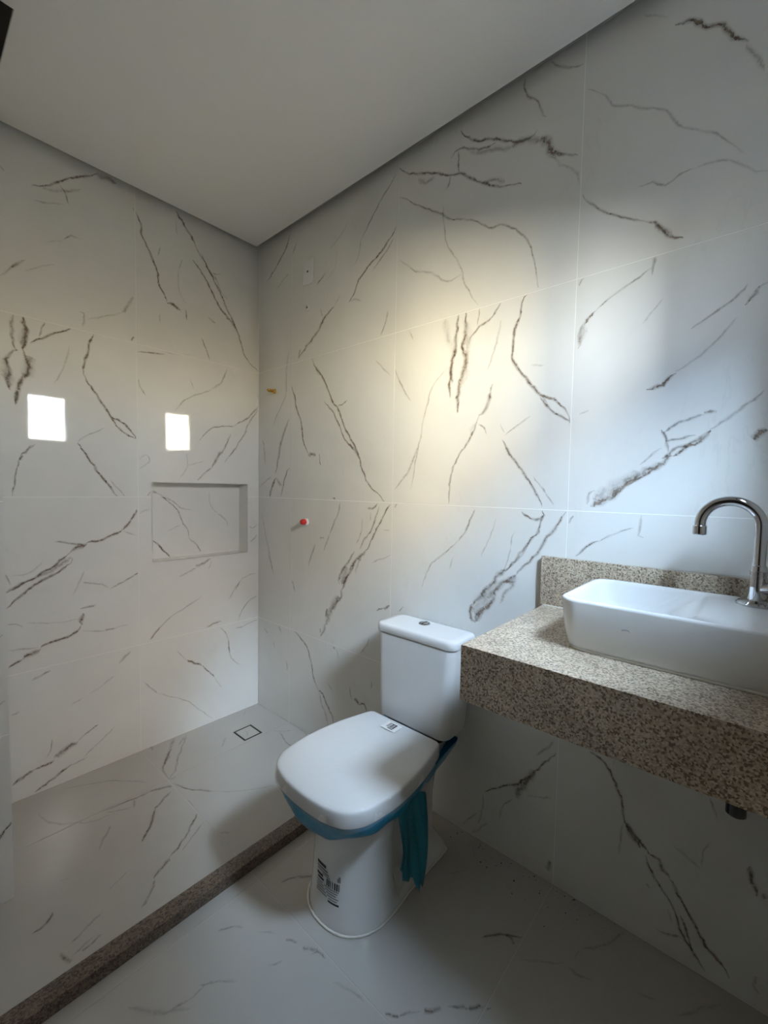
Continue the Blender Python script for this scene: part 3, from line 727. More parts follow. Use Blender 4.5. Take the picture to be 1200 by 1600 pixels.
    (8,0.50,[(-0.775,0.619),(-0.742,0.620)]),
    (6,0.40,[(-0.336,0.699),(-0.419,0.651),(-0.479,0.627),(-0.538,0.579),(-0.588,0.531)]),
    (8,0.60,[(-0.309,0.523),(-0.273,0.535),(-0.226,0.546)]),
    (8,0.50,[(-0.549,0.582),(-0.588,0.528)]),
    (7,0.50,[(-0.116,0.747),(-0.143,0.698)]),
    (6,0.35,[(-0.006,0.776),(-0.076,0.767),(-0.116,0.744),(-0.189,0.648)]),
    (7,0.50,[(-0.006,0.645),(-0.072,0.612),(-0.119,0.555),(-0.127,0.521)]),
    (7,0.35,[(-0.005,0.501),(-0.096,0.484),(-0.143,0.480)]),
    (14,0.50,[(-0.283,0.889),(-0.325,0.870),(-0.365,0.851)]),
    (7,0.40,[(-0.365,0.851),(-0.418,0.825),(-0.450,0.813)]),
    (6,0.35,[(-0.279,0.878),(-0.297,0.832)]),
    (8,0.40,[(-0.007,1.000),(-0.048,0.955)]),
    (6,0.40,[(-0.007,1.063),(-0.036,1.038),(-0.064,1.051)]),
    (10,0.95,[(-0.414,0.380),(-0.388,0.362),(-0.361,0.344),(-0.337,0.327)]),
    (7,0.80,[(-0.337,0.327),(-0.316,0.300),(-0.267,0.242)]),
    (5,0.30,[(-0.468,0.442),(-0.414,0.380)]),
    (5,0.30,[(-0.267,0.242),(-0.227,0.168)]),
    (6,0.40,[(-0.618,0.327),(-0.587,0.291),(-0.558,0.256)]),
    (5,0.35,[(-0.558,0.256),(-0.415,0.162),(-0.355,0.098),(-0.275,0.014)]),
    (6,0.40,[(-0.241,0.514),(-0.189,0.441),(-0.174,0.332),(-0.107,0.258)]),
    (9,0.35,[(-0.189,0.427),(-0.181,0.352)]),
    (12,0.45,[(-0.675,0.498),(-0.699,0.478),(-0.721,0.451)]),
    (6,0.30,[(-0.739,0.403),(-0.803,0.365),(-0.840,0.349)]),
    (8,0.55,[(-0.975,0.497),(-1.005,0.482),(-1.036,0.473)]),
    (7,0.50,[(-1.102,0.358),(-1.078,0.362)]),
    (8,0.35,[(-0.864,0.343),(-0.910,0.323)]),
    (6,0.60,[(-0.808,0.203),(-0.866,0.177),(-0.887,0.158)]),
    (20,0.65,[(-0.887,0.158),(-0.924,0.140),(-0.969,0.119)]),
    (9,0.70,[(-0.969,0.111),(-0.982,0.106),(-1.035,0.101)]),
    (13,0.70,[(-1.035,0.101),(-1.064,0.091),(-1.102,0.068)]),
    (5,0.45,[(-0.978,0.206),(-0.984,0.153),(-0.997,0.132)]),
    (6,0.50,[(-0.851,0.069),(-0.914,0.062)]),
    (9,0.85,[(-0.910,0.065),(-0.955,0.042),(-1.003,0.023),(-1.037,0.010)]),
    (6,0.30,[(-0.742,0.164),(-0.819,0.107),(-0.868,0.071)]),
  ],
  'niche': [
    (10,0.60,[(-0.541,1.241),(-0.523,1.231)]),
    (6,0.55,[(-0.526,1.235),(-0.499,1.219),(-0.456,1.183),(-0.421,1.149),(-0.398,1.089),(-0.369,1.040),(-0.359,0.992)]),
    (7,0.60,[(-0.359,0.992),(-0.321,0.958),(-0.294,0.918)]),
    (6,0.45,[(-0.505,1.212),(-0.468,1.202),(-0.443,1.193),(-0.404,1.159),(-0.351,1.144)]),
    (9,0.90,[(-0.543,0.996),(-0.516,0.975),(-0.489,0.946),(-0.455,0.904)]),
    (5,0.40,[(-0.250,1.236),(-0.246,1.173),(-0.202,1.123)]),
    (6,0.55,[(-0.202,1.123),(-0.157,1.089),(-0.138,1.049)]),
    (5,0.30,[(-0.469,1.040),(-0.437,1.058),(-0.405,1.072)]),
  ],
  'floor': [
    (16,0.50,[(-0.488,-0.010),(-0.547,-0.109),(-0.600,-0.192)]),
    (9,0.60,[(-0.547,-0.109),(-0.625,-0.225),(-0.628,-0.303)]),
    (8,0.50,[(-0.628,-0.303),(-0.577,-0.251),(-0.527,-0.167),(-0.429,-0.022)]),
    (10,0.40,[(-0.437,-0.031),(-0.494,-0.090)]),
    (12,0.45,[(-0.600,0.062),(-0.593,-0.038)]),
    (8,0.60,[(-0.630,-0.307),(-0.602,-0.312)]),
    (12,0.70,[(-0.629,-0.356),(-0.666,-0.339),(-0.718,-0.328)]),
    (8,0.60,[(-0.718,-0.328),(-0.804,-0.321),(-0.882,-0.313)]),
    (7,0.70,[(-0.629,-0.350),(-0.590,-0.438),(-0.537,-0.517)]),
    (5,0.30,[(-0.537,-0.517),(-0.469,-0.585),(-0.334,-0.679)]),
    (9,0.80,[(-0.656,-0.390),(-0.697,-0.416),(-0.740,-0.447)]),
    (10,0.85,[(-0.740,-0.447),(-0.787,-0.514),(-0.835,-0.570)]),
    (7,0.50,[(-0.632,-0.486),(-0.637,-0.542),(-0.637,-0.587)]),
    (8,0.80,[(-0.637,-0.587),(-0.709,-0.660),(-0.793,-0.715)]),
    (11,0.80,[(-0.793,-0.715),(-0.833,-0.738),(-0.861,-0.759)]),
    (8,0.50,[(-0.863,-0.764),(-0.886,-0.803),(-0.924,-0.836)]),
    (6,0.40,[(-0.639,-0.642),(-0.705,-0.691),(-0.752,-0.721)]),
    (9,0.40,[(-0.778,-0.328),(-0.790,-0.377)]),
    (6,0.40,[(-0.875,-0.326),(-0.838,-0.351),(-0.798,-0.368)]),
    (8,0.35,[(-0.884,-0.410),(-0.923,-0.462),(-0.950,-0.506)]),
    (6,0.35,[(-0.948,-0.047),(-0.868,-0.092),(-0.789,-0.148),(-0.701,-0.260)]),
    (9,0.25,[(-1.048,-0.138),(-1.027,-0.232),(-0.930,-0.337),(-0.850,-0.353)]),
    (9,0.75,[(-1.106,-0.654),(-1.122,-0.684),(-1.141,-0.690),(-1.158,-0.688)]),
    (7,0.40,[(-1.007,-0.768),(-1.042,-0.780),(-1.093,-0.802)]),
    (8,0.60,[(-1.031,-0.832),(-1.052,-0.847),(-1.076,-0.850)]),
    (7,0.50,[(-1.047,-0.828),(-1.080,-0.841),(-1.100,-0.847)]),
    (12,0.70,[(-1.122,-0.814),(-1.114,-0.834),(-1.109,-0.859)]),
    (6,0.35,[(-1.038,-0.556),(-1.064,-0.555)]),
    (6,0.55,[(-0.090,-0.349),(-0.115,-0.423),(-0.124,-0.477),(-0.106,-0.505)]),
    (6,0.40,[(-0.106,-0.314),(-0.080,-0.351),(-0.039,-0.377)]),
    (9,0.30,[(-0.305,-0.187),(-0.359,-0.257)]),
    (5,0.35,[(-0.093,-0.024),(-0.139,-0.076)]),
    (7,0.35,[(-0.628,-0.731),(-0.599,-0.770)]),
    (6,0.25,[(-0.905,-0.666),(-0.970,-0.697)]),
    (7,0.80,[(-0.590,-1.075),(-0.568,-1.078),(-0.547,-1.091)]),
    (8,0.70,[(-0.547,-1.091),(-0.518,-1.115),(-0.496,-1.140)]),
    (6,0.35,[(-0.805,-1.071),(-0.767,-1.092),(-0.749,-1.114)]),
    (8,0.45,[(-0.684,-1.230),(-0.676,-1.243),(-0.672,-1.261)]),
    (12,0.50,[(-0.669,-1.286),(-0.653,-1.299),(-0.641,-1.317)]),
    (9,0.50,[(-0.662,-1.311),(-0.645,-1.322),(-0.640,-1.351)]),
    (6,0.30,[(-0.729,-1.157),(-0.695,-1.199)]),
    (7,0.35,[(-0.757,-1.254),(-0.728,-1.271)]),
    (6,0.35,[(-0.902,-1.160),(-0.878,-1.179),(-0.829,-1.221)]),
    (6,0.30,[(-0.966,-1.161),(-0.926,-1.175),(-0.891,-1.172)]),
    (10,0.30,[(-1.039,-1.080),(-0.979,-1.156),(-0.935,-1.195)]),
    (12,0.90,[(-0.632,-1.553),(-0.624,-1.566),(-0.609,-1.578)]),
    (7,0.50,[(-0.609,-1.578),(-0.586,-1.594),(-0.566,-1.609)]),
    (11,0.85,[(-0.557,-1.618),(-0.547,-1.633),(-0.528,-1.648)]),
    (7,0.80,[(-0.511,-1.655),(-0.497,-1.675),(-0.479,-1.697)]),
    (11,0.90,[(-0.480,-1.697),(-0.467,-1.711),(-0.456,-1.717)]),
    (6,0.50,[(-0.456,-1.717),(-0.443,-1.738)]),
    (8,0.85,[(-0.306,-1.639),(-0.276,-1.666),(-0.254,-1.688),(-0.222,-1.726)]),
    (9,0.70,[(-0.258,-1.686),(-0.256,-1.701),(-0.260,-1.714)]),
    (7,0.40,[(-0.147,-1.858),(-0.123,-1.880),(-0.099,-1.898),(-0.065,-1.915),(-0.013,-1.936)]),
    (6,0.30,[(-0.154,-1.855),(-0.189,-1.854)]),
    (6,0.30,[(-0.289,-1.742),(-0.250,-1.794),(-0.212,-1.840)]),
    (9,0.40,[(-0.217,-1.842),(-0.222,-1.868),(-0.212,-1.905)]),
    (7,0.30,[(-0.159,-1.997),(-0.142,-2.036)]),
    (8,0.35,[(-0.154,-2.082),(-0.110,-2.112),(-0.044,-2.164)]),
    (6,0.25,[(-0.198,-1.453),(-0.144,-1.494)]),
    (7,0.30,[(-0.667,-1.407),(-0.655,-1.442),(-0.642,-1.497)]),
  ],
}


CEIL = 2.5804          # underside of the ceiling board
TOP = 2.78             # slab above it
GAP = 0.042            # shadow gap round the board
LEFT_X = -1.82         # wall behind the photographer's side
BLOCK_X, BLOCK_Y = -1.172, -0.513      # corner of the wall block beside the shower
JY = [0.0, -0.306, -1.011, -1.7256, END_Y]        # tile joints along the right wall
JX = [0.0, -0.634, -1.336, LEFT_X]                # tile joints along the back wall and floor
JZ = [0.0, 0.5157, 1.2157, 1.9157, 2.6157, TOP]   # tile courses
NX0, NX1, NZ0, NZ1, ND = -0.574, -0.070, 0.903, 1.285, 0.088   # shower niche
JOINT = 0.0024
T = 0.0008             # how far a tile stands proud of its bed

def inside(q, r): return r[0] <= q[0] <= r[1] and r[2] <= q[1] <= r[3]

def tile(parent, to3d, rect, mats, veins=(), hole=None, name='tile', holes_clear=0.0):
    """One tile: front face at depth 0, edges back to depth T, vein strips laid in its glaze.
    to3d(u, v, d) -> point; d grows out of the surface."""
    u0, u1, v0, v1 = rect
    us, vs = [u0, u1], [v0, v1]
    if hole:
        hu0, hu1, hv0, hv1 = max(u0, hole[0]), min(u1, hole[1]), max(v0, hole[2]), min(v1, hole[3])
        us = sorted(set([u0, hu0, hu1, u1])); vs = sorted(set([v0, hv0, hv1, v1]))
    def filled(i, j):
        if i < 0 or j < 0 or i >= len(us) - 1 or j >= len(vs) - 1: return False
        if not hole: return True
        cu, cv = (us[i] + us[i + 1]) / 2, (vs[j] + vs[j + 1]) / 2
        return not (hu0 < cu < hu1 and hv0 < cv < hv1)
    V, Fc, FM, UV = [], [], [], []
    def quad(a, b, c, d, mi):
        k = len(V); V.extend([a, b, c, d]); UV.extend([(0, 0.5)] * 4); Fc.append((k, k + 1, k + 2, k + 3)); FM.append(mi)
    for i in range(len(us) - 1):
        for j in range(len(vs) - 1):
            if not filled(i, j): continue
            a, b, c, d = us[i], us[i + 1], vs[j], vs[j + 1]
            quad(to3d(a, c, 0), to3d(b, c, 0), to3d(b, d, 0), to3d(a, d, 0), 0)
            for (di, dj, p, q) in ((-1, 0, (a, d), (a, c)), (1, 0, (b, c), (b, d)), (0, -1, (a, c), (b, c)), (0, 1, (b, d), (a, d))):
                if not filled(i + di, j + dj):
                    quad(to3d(p[0], p[1], 0), to3d(p[0], p[1], -T - 0.001), to3d(q[0], q[1], -T - 0.001), to3d(q[0], q[1], 0), 0)
    layer = 0
    for w, st, pts in veins:
        line = catmull(pts, 0.014)
        rnd = random.Random(int(abs(pts[0][0] * 7919 + pts[0][1] * 104729) * 1000))
        n = len(line)
        if n < 2: continue
        layer += 1
        dd = 0.00015 + 0.00003 * (layer % 12)
        seg = []
        jit = 0.0
        for k, q in enumerate(line):
            tdir = (line[min(k + 1, n - 1)] - line[max(k - 1, 0)])
            if tdir.length < 1e-6: tdir = Vector((1, 0))
            tdir.normalize(); nrm = Vector((-tdir.y, tdir.x))
            jit = 0.55 * jit + rnd.uniform(-1, 1) * min(0.0046, w * 0.00042)
            t = k / (n - 1)
            taper = min(1.0, 0.35 + 3.5 * min(t, 1 - t)) if n > 3 else 0.8
            hw = w * 0.001 * 0.93 * taper * (0.75 + 0.5 * rnd.random())
            c = q + nrm * jit
            stv = st * (0.55 + 0.45 * min(1.0, 4 * min(t, 1 - t) + 0.3)) * (0.8 + 0.3 * rnd.random())
            seg.append((c - nrm * hw, c + nrm * hw, min(1.0, stv)))
        m = 0.0015
        cl = lambda q: (min(max(q.x, u0 + m), u1 - m), min(max(q.y, v0 + m), v1 - m))
        for A, B in zip(seg, seg[1:]):
            mid = (A[0] + A[1] + B[0] + B[1]) / 4
            if not inside(mid, (u0, u1, v0, v1)): continue
            if hole and (hu0 < mid.x < hu1 and hv0 < mid.y < hv1): continue
            k = len(V)
            V.extend([to3d(*cl(A[0]), dd), to3d(*cl(B[0]), dd), to3d(*cl(B[1]), dd), to3d(*cl(A[1]), dd)])
            UV.extend([(A[2], 0), (B[2], 0), (B[2], 1), (A[2], 1)])
            Fc.append((k, k + 1, k + 2, k + 3)); FM.append(1)
    return mesh_obj(name, V, Fc, mats, parent, fmat=FM, uvs=UV)

def tile_grid(parent, to3d, us, vs, mats, veins, hole=None, skip=None):
    us, vs = sorted(us), sorted(vs); g = JOINT / 2
    for i in range(len(us) - 1):
        for j in range(len(vs) - 1):
            rect = (us[i] + g, us[i + 1] - g, vs[j] + g, vs[j + 1] - g)
            if skip and skip(rect): continue
            vv = []
            for w, st, pts in veins:
                if any(inside(q, rect) for q in pts): vv.append((w, st, pts))
            hl = None
            if hole and rect[0] < hole[1] and rect[1] > hole[0] and rect[2] < hole[3] and rect[3] > hole[2]: hl = hole
            tile(parent, to3d, rect, mats, vv, hl)

# ------------------------------------------------------------------ room shell
MW, MF = [M_WALL, M_VEIN], [M_FLOOR, M_FVEIN]

wall_right = box('wall_right', T, 0.14, END_Y - 0.16, 0.14, -0.1, TOP, M_GROUT)
tag(wall_right, 'long marble-tiled wall behind the toilet and the washbasin', kind='structure')
tile_grid(wall_right, lambda u, v, d: (-d, u, v), JY, JZ, MW, VEINS['right'])

# back wall of the shower, with the niche let into it
bm = bmesh.new()
add_box(bm, LEFT_X - 0.12, NX0, T, 0.14, -0.1, TOP)
add_box(bm, NX1, T, T, 0.14, -0.1, TOP)
add_box(bm, NX0, NX1, T, 0.14, -0.1, NZ0)
add_box(bm, NX0, NX1, T, 0.14, NZ1, TOP)
add_box(bm, NX0, NX1, ND + T, 0.14, NZ0, NZ1)
wall_back = bm_obj('wall_back', bm, M_GROUT2)
tag(wall_back, 'marble-tiled end wall of the shower with a recessed niche', kind='structure')
tile_grid(wall_back, lambda u, v, d: (u, -d, v), [0.0, -0.634, BLOCK_X - 0.04], JZ, MW, VEINS['back'], hole=(NX0, NX1, NZ0, NZ1))
tile(wall_back, lambda u, v, d: (u, ND - d, v), (NX0, NX1, NZ0, NZ1), MW, VEINS['niche'], name='niche_panel')
for nm, f, rect in (('niche_panel', lambda u, v, d: (NX1 - 0.0005 - d, u, v), (0.0, ND, NZ0, NZ1)),
                    ('niche_panel', lambda u, v, d: (NX0 + 0.0005 + d, u, v), (0.0, ND, NZ0, NZ1)),
                    ('niche_panel', lambda u, v, d: (u, v, NZ0 + 0.0005 + d), (NX0, NX1, 0.0, ND)),
                    ('niche_panel', lambda u, v, d: (u, v, NZ1 - 0.0005 - d), (NX0, NX1, 0.0, ND))):
    tile(wall_back, f, rect, MW, (), name=nm)

# wall block beside the shower, then the wall on the photographer's left
wall_block = box('wall_left', LEFT_X - 0.12, BLOCK_X - T, BLOCK_Y + T, T, -0.1, TOP, M_GROUT)
tag(wall_block, 'marble-tiled wall end beside the shower at the left edge', kind='structure')
tile_grid(wall_block, lambda u, v, d: (u, BLOCK_Y - d, v), [BLOCK_X + JOINT / 2 + 0.0002, LEFT_X], JZ, MW,
          [(9, .9, [(-1.175, 0.245), (-1.20, 0.21), (-1.24, 0.17)]), (7, .5, [(-1.18, .62), (-1.21, .60)]), (7, .5, [(-1.18, .82), (-1.22, .79)])])
tile_grid(wall_block, lambda u, v, d: (BLOCK_X + d, u, v), [0.0, -0.306, BLOCK_Y + JOINT], JZ, MW, [])

bm = bmesh.new()
DY0, DY1, DZ = -2.22, -1.50, 2.12          # doorway
add_box(bm, LEFT_X - 0.12, LEFT_X - T, DY1, BLOCK_Y + T, -0.1, TOP)
add_box(bm, LEFT_X - 0.12, LEFT_X - T, END_Y - 0.16, DY0, -0.1, TOP)
add_box(bm, LEFT_X - 0.12, LEFT_X - T, DY0, DY1, DZ, TOP)
wall_door = bm_obj('wall_door_side', bm, M_GROUT)
tag(wall_door, 'marble-tiled wall with the bathroom door', kind='structure')
tile_grid(wall_door, lambda u, v, d: (LEFT_X + d, u, v), [BLOCK_Y, -1.011, DY1 + 0.05], JZ, MW, [])
tile_grid(wall_door, lambda u, v, d: (LEFT_X + d, u, v), [DY0 - 0.05, DY1 + 0.05], [DZ + 0.05, 2.6157, TOP], MW, [])
door = box('door_1', LEFT_X - 0.06, LEFT_X - 0.025, DY0 + 0.002, DY1 - 0.002, 0.006, DZ - 0.002, M_DOOR)
tag(door, 'plain dark wooden bathroom door', kind='structure')
lathe('door_handle', (LEFT_X - 0.025, DY0 + 0.09, 1.03), (1, 0, 0), [(0, .025), (.008, .025), (.009, .009), (.05, .009), (.055, .006)], M_CHROME, door)
for nm, a in (('door_frame', (DY1 - 0.001, DY1 + 0.05, 0, DZ + 0.05)), ('door_frame', (DY0 - 0.05, DY0 + 0.001, 0, DZ + 0.05)), ('door_frame', (DY0 + 0.001, DY1 - 0.001, DZ, DZ + 0.05))):
    box(nm, LEFT_X - 0.03, LEFT_X + 0.012, a[0], a[1], a[2], a[3], M_DOOR, door)

# wall with the small window, behind the camera
bm = bmesh.new()
ya, yb = END_Y - 0.05, END_Y - T
add_box(bm, LEFT_X, WIN_X0, ya, yb, -0.1, TOP)
add_box(bm, WIN_X1, T, ya, yb, -0.1, TOP)
add_box(bm, WIN_X0, WIN_X1, ya, yb, -0.1, WIN_Z0)
add_box(bm, WIN_X0, WIN_X1, ya, yb, WIN_Z1, TOP)
wall_front = bm_obj('wall_front', bm, M_GROUT)
tag(wall_front, 'marble-tiled wall with a small high window', kind='structure')
tile_grid(wall_front, lambda u, v, d: (u, END_Y + d, v), JX, JZ, MW, [], hole=(WIN_X0, WIN_X1, WIN_Z0, WIN_Z1))
win = empty('window_1', (WCX, END_Y - 0.03, WIN_Z0))
tag(win, 'small square window with an aluminium frame', kind='structure')
fw = 0.008
for a in ((WIN_X0, WIN_X0 + fw, WIN_Z0, WIN_Z1), (WIN_X1 - fw, WIN_X1, WIN_Z0, WIN_Z1), (WIN_X0 + fw, WIN_X1 - fw, WIN_Z0, WIN_Z0 + fw), (WIN_X0 + fw, WIN_X1 - fw, WIN_Z1 - fw, WIN_Z1)):
    box('window_frame', a[0], a[1], END_Y - 0.042, END_Y - 0.022, a[2], a[3], M_ALU, win)
box('window_pane', WIN_X0 + fw, WIN_X1 - fw, END_Y - 0.034, END_Y - 0.030, WIN_Z0 + fw, WIN_Z1 - fw, M_PANE, win)

floor = box('floor', LEFT_X - 0.12, T, END_Y - 0.16, T, -0.12, -T, M_FGROUT)
tag(floor, 'marble-tiled bathroom floor', kind='structure')
DRX0, DRX1, DRY0, DRY1 = -0.2565, -0.1525, -0.2875, -0.1735
tile_grid(floor, lambda u, v, d: (u, v, d), JX, JY, MF, VEINS['floor'], hole=(DRX0, DRX1, DRY0, DRY1),
          skip=None)

slab = box('ceiling_slab', LEFT_X - 0.12, 0.14, END_Y - 0.16, 0.14, TOP, TOP + 0.1, M_PLASTER)
tag(slab, 'bare slab above the hung ceiling', kind='structure')
# hung ceiling board with a shadow gap all round, notched round the wall block
b0 = -GAP
poly = [(b0, b0), (b0, END_Y + GAP), (LEFT_X + GAP, END_Y + GAP), (LEFT_X + GAP, BLOCK_Y - 0.046), (BLOCK_X + 0.046, BLOCK_Y - 0.046), (BLOCK_X + 0.046, b0)]
bm = bmesh.new()
lo = [bm.verts.new((x, y, CEIL)) for x, y in poly]
hi = [bm.verts.new((x, y, CEIL + 0.014)) for x, y in poly]
bm.faces.new(lo); bm.faces.new(hi[::-1])
for i in range(len(poly)):
    j = (i + 1) % len(poly); bm.faces.new((lo[i], hi[i], hi[j], lo[j]))
ceiling = bm_obj('ceiling', bm, M_PAINT)
tag(ceiling, 'hung white plasterboard ceiling with a dark shadow gap', kind='structure')

# shower kerb
kerb = box('shower_kerb', BLOCK_X - 0.64, -0.001, -0.966, -0.912, 0.0, 0.037, M_CURB, bevel=0.0015)
tag(kerb, 'low brown granite kerb, darkened for shade, between the shower and the bathroom floor', 'kerb')

# ------------------------------------------------------------------ floor drain
dr = empty('floor_drain', ((DRX0 + DRX1) / 2, (DRY0 + DRY1) / 2, 0))
tag(dr, 'square floor drain with a marble insert and black slot, in the shower corner', 'drain')
box('drain_tray', DRX0 + 0.0003, DRX1 - 0.0003, DRY0 + 0.0003, DRY1 - 0.0003, -0.00075, -0.0006, M_BLACK, dr)
tile(dr, lambda u, v, d: (u, v, d + 0.0002), (DRX0 + .010, DRX1 - .010, DRY0 + .010, DRY1 - .010), MF, [(7, .4, [(-.225, -.26), (-.21, -.235), (-.205, -.21)])], name='tile_insert')

# ------------------------------------------------------------------ toilet
TY = -1.268
toilet = empty('toilet', (-0.34, TY, 0))
tag(toilet, 'white close-coupled toilet still wrapped in blue and clear plastic film', 'toilet')

def smooth(a, b, x):
    t = min(1, max(0, (x - a) / (b - a))); return t * t * (3 - 2 * t)

def body_ring(z, fx, bx, hf, hr, xt=-0.37, soft=0.05, n=28, rf=0.135, rb=0.03):
    """Plan outline from the back (x=bx) to the rounded front (x=fx)."""
    side = []
    for i in range(n + 1):
        t = i / n
        # cluster samples toward both ends
        s = 0.5 - 0.5 * math.cos(math.pi * t)
        x = bx + (fx - bx) * s
        hw = hr + (hf - hr) * (1 - smooth(xt - soft, xt + soft, x))
        df = x - fx                      # distance from the front
        if df < rf: hw *= math.sqrt(max(0, 1 - ((rf - df) / rf) ** 2.0)) ** 0.85
        db = bx - x
        if db < rb: hw *= math.sqrt(max(0, 1 - ((rb - db) / rb) ** 2))
        side.append((x, hw))
    pts = [(x, TY - hw, z) for x, hw in side] + [(x, TY + hw, z) for x, hw in side[-2:0:-1]]
    return pts

BODY = [  # z, front, back, half width front, half width rear, transition, softness
    (0.000, -0.588, -0.10, 0.137, 0.128, -0.37, .05), (0.012, -0.588, -0.10, 0.137, 0.128, -0.37, .05),
    (0.030, -0.586, -0.10, 0.135, 0.118, -0.37, .03), (0.048, -0.584, -0.10, 0.133, 0.072, -0.385, .022),
    (0.10, -0.580, -0.10, 0.129, 0.066, -0.39, .022), (0.18, -0.577, -0.10, 0.125, 0.066, -0.39, .022),
    (0.235, -0.578, -0.09, 0.126, 0.066, -0.385, .03), (0.275, -0.584, -0.08, 0.132, 0.070, -0.37, .05),
    (0.310, -0.594, -0.06, 0.143, 0.080, -0.34, .08), (0.340, -0.612, -0.05, 0.156, 0.092, -0.30, .1),
    (0.365, -0.632, -0.05, 0.168, 0.100, -0.28, .1), (0.388, -0.642, -0.05, 0.175, 0.105, -0.28, .1), (0.394, -0.636, -0.055, 0.170, 0.102, -0.28, .1)]
def body_at(z):
    for A, B in zip(BODY, BODY[1:]):
        if A[0] <= z <= B[0]:
            t = (z - A[0]) / (B[0] - A[0]); return [a + (b - a) * t for a, b in zip(A, B)]
rings = [body_ring(z, fx, bx, hf, hr, xt, so, rf=0.135 if z < 0.26 else 0.135 + (z - 0.26) * 0.7) for z, fx, bx, hf, hr, xt, so in BODY]
loft('bowl', rings, M_CERAMIC, toilet)
# bead of sealant round the foot
bm = bmesh.new()
ring = body_ring(0.004, -0.5915, -0.098, 0.1405, 0.1315)
add_tube(bm, ring + [ring[0]], 0.0032, n=8)
bm_obj('sealant', bm, M_SEAL, toilet, smooth=True)

# seat and lid outline: half width against x
HALF = [(-0.672, 0.0), (-0.6705, 0.045), (-0.664, 0.095), (-0.645, 0.145), (-0.606, 0.178), (-0.555, 0.192), (-0.49, 0.1985), (-0.42, 0.196), (-0.35, 0.187), (-0.285, 0.172), (-0.24, 0.160), (-0.222, 0.153), (-0.2165, 0.143), (-0.2155, 0.10), (-0.2155, 0.0)]
half = catmull(HALF, 0.012)
def lid_ring(z, s, dz=0.0):
    cx = -0.44
    pts = [(x, -w) for x, w in half] + [(x, w) for x, w in reversed(half[1:-1])]
    out = []
    for x, w in pts:
        out.append((cx + (x - cx) * s, TY + w * s, z + dz))
    return out
loft('seat', [lid_ring(.3945, .93), lid_ring(.396, .955), lid_ring(.4045, .958), lid_ring(.406, .945)], M_PLASTIC, toilet)
lid = loft('lid', [lid_ring(.4065, .955), lid_ring(.4012, .990), lid_ring(.4005, 1.0), lid_ring(.404, 1.006), lid_ring(.434, 1.0), lid_ring(.4395, .9965), lid_ring(.4425, .989), lid_ring(.444, .978), lid_ring(.4455, .93), lid_ring(.447, .8), lid_ring(.4485, .5), lid_ring(.449, .15)], M_PLASTIC, toilet, ang=60)
# clear bag pulled over lid and seat: slack and wrinkled
rnd = random.Random(3)
def bag_ring(z, s, amp):
    base = lid_ring(z, s); out = []
    n = len(base)
    for i, q in enumerate(base):
        a = 2 * math.pi * i / n
        k = amp * (math.sin(9 * a + 1) + 0.7 * math.sin(17 * a + z * 90) + 0.5 * math.sin(29 * a))
        v = Vector((q[0] + 0.44, q[1] - TY, 0)); v.normalize()
        out.append((q[0] + v.x * k, q[1] + v.y * k, q[2] + 0.5 * k))
    return out
bag = loft('clear_bag', [bag_ring(.384, .975, .0030), bag_ring(.394, 1.004, .0022), bag_ring(.404, 1.012, .0016), bag_ring(.436, 1.007, .0010), bag_ring(.4425, .997, .0008), bag_ring(.4460, .980, .0006), bag_ring(.4490, .93, .0005), bag_ring(.4503, .8, .0004), bag_ring(.4518, .5, .0003), bag_ring(.4522, .15, .0001)], M_CLEAR, toilet, cap0=False)
tag(bag, 'clear wrinkled plastic bag over the lid')
# printed sticker on the lid
sx, sy = Vector((-0.262, -1.243, 0)), 0
def flat_patch(name, c, ax, ay, w, h, z, mat, parent, th=0.0006):
    bm = bmesh.new(); vs = []
    for dz in (0, th):
        for su, sv in ((-1, -1), (1, -1), (1, 1), (-1, 1)):
            q = Vector((c[0], c[1], z + dz)) + ax * (su * w / 2) + ay * (sv * h / 2)
            vs.append(bm.verts.new(q))
    bm.faces.new(vs[4:8]); bm.faces.new(vs[3::-1])
    for i in range(4):
        j = (i + 1) % 4; bm.faces.new((vs[i], vs[j], vs[4 + j], vs[4 + i]))
    return bm_obj(name, bm, mat, parent)
ax, ay = Vector((0, 1, 0)), Vector((1, 0, 0))
stk = flat_patch('sticker', (-0.266, -1.252), ax, ay, 0.062, 0.046, 0.4521, M_PAPER, toilet)
tag(stk, 'small white sticker with dark print near the hinge')
for k, (du, dv, w, h) in enumerate(((-.012, .003, .006, .026), (-.005, .002, .003, .024), (.001, .003, .005, .026), (.008, .001, .004, .022), (.014, .003, .003, .026), (.000, .016, .030, .003), (-.004, -.014, .022, .004))):
    flat_patch('print_bar', (-0.266 + dv, -1.252 + du), ax, ay, w, h, 0.4528, M_INK if k != 3 else M_GREY, stk, 0.0002)

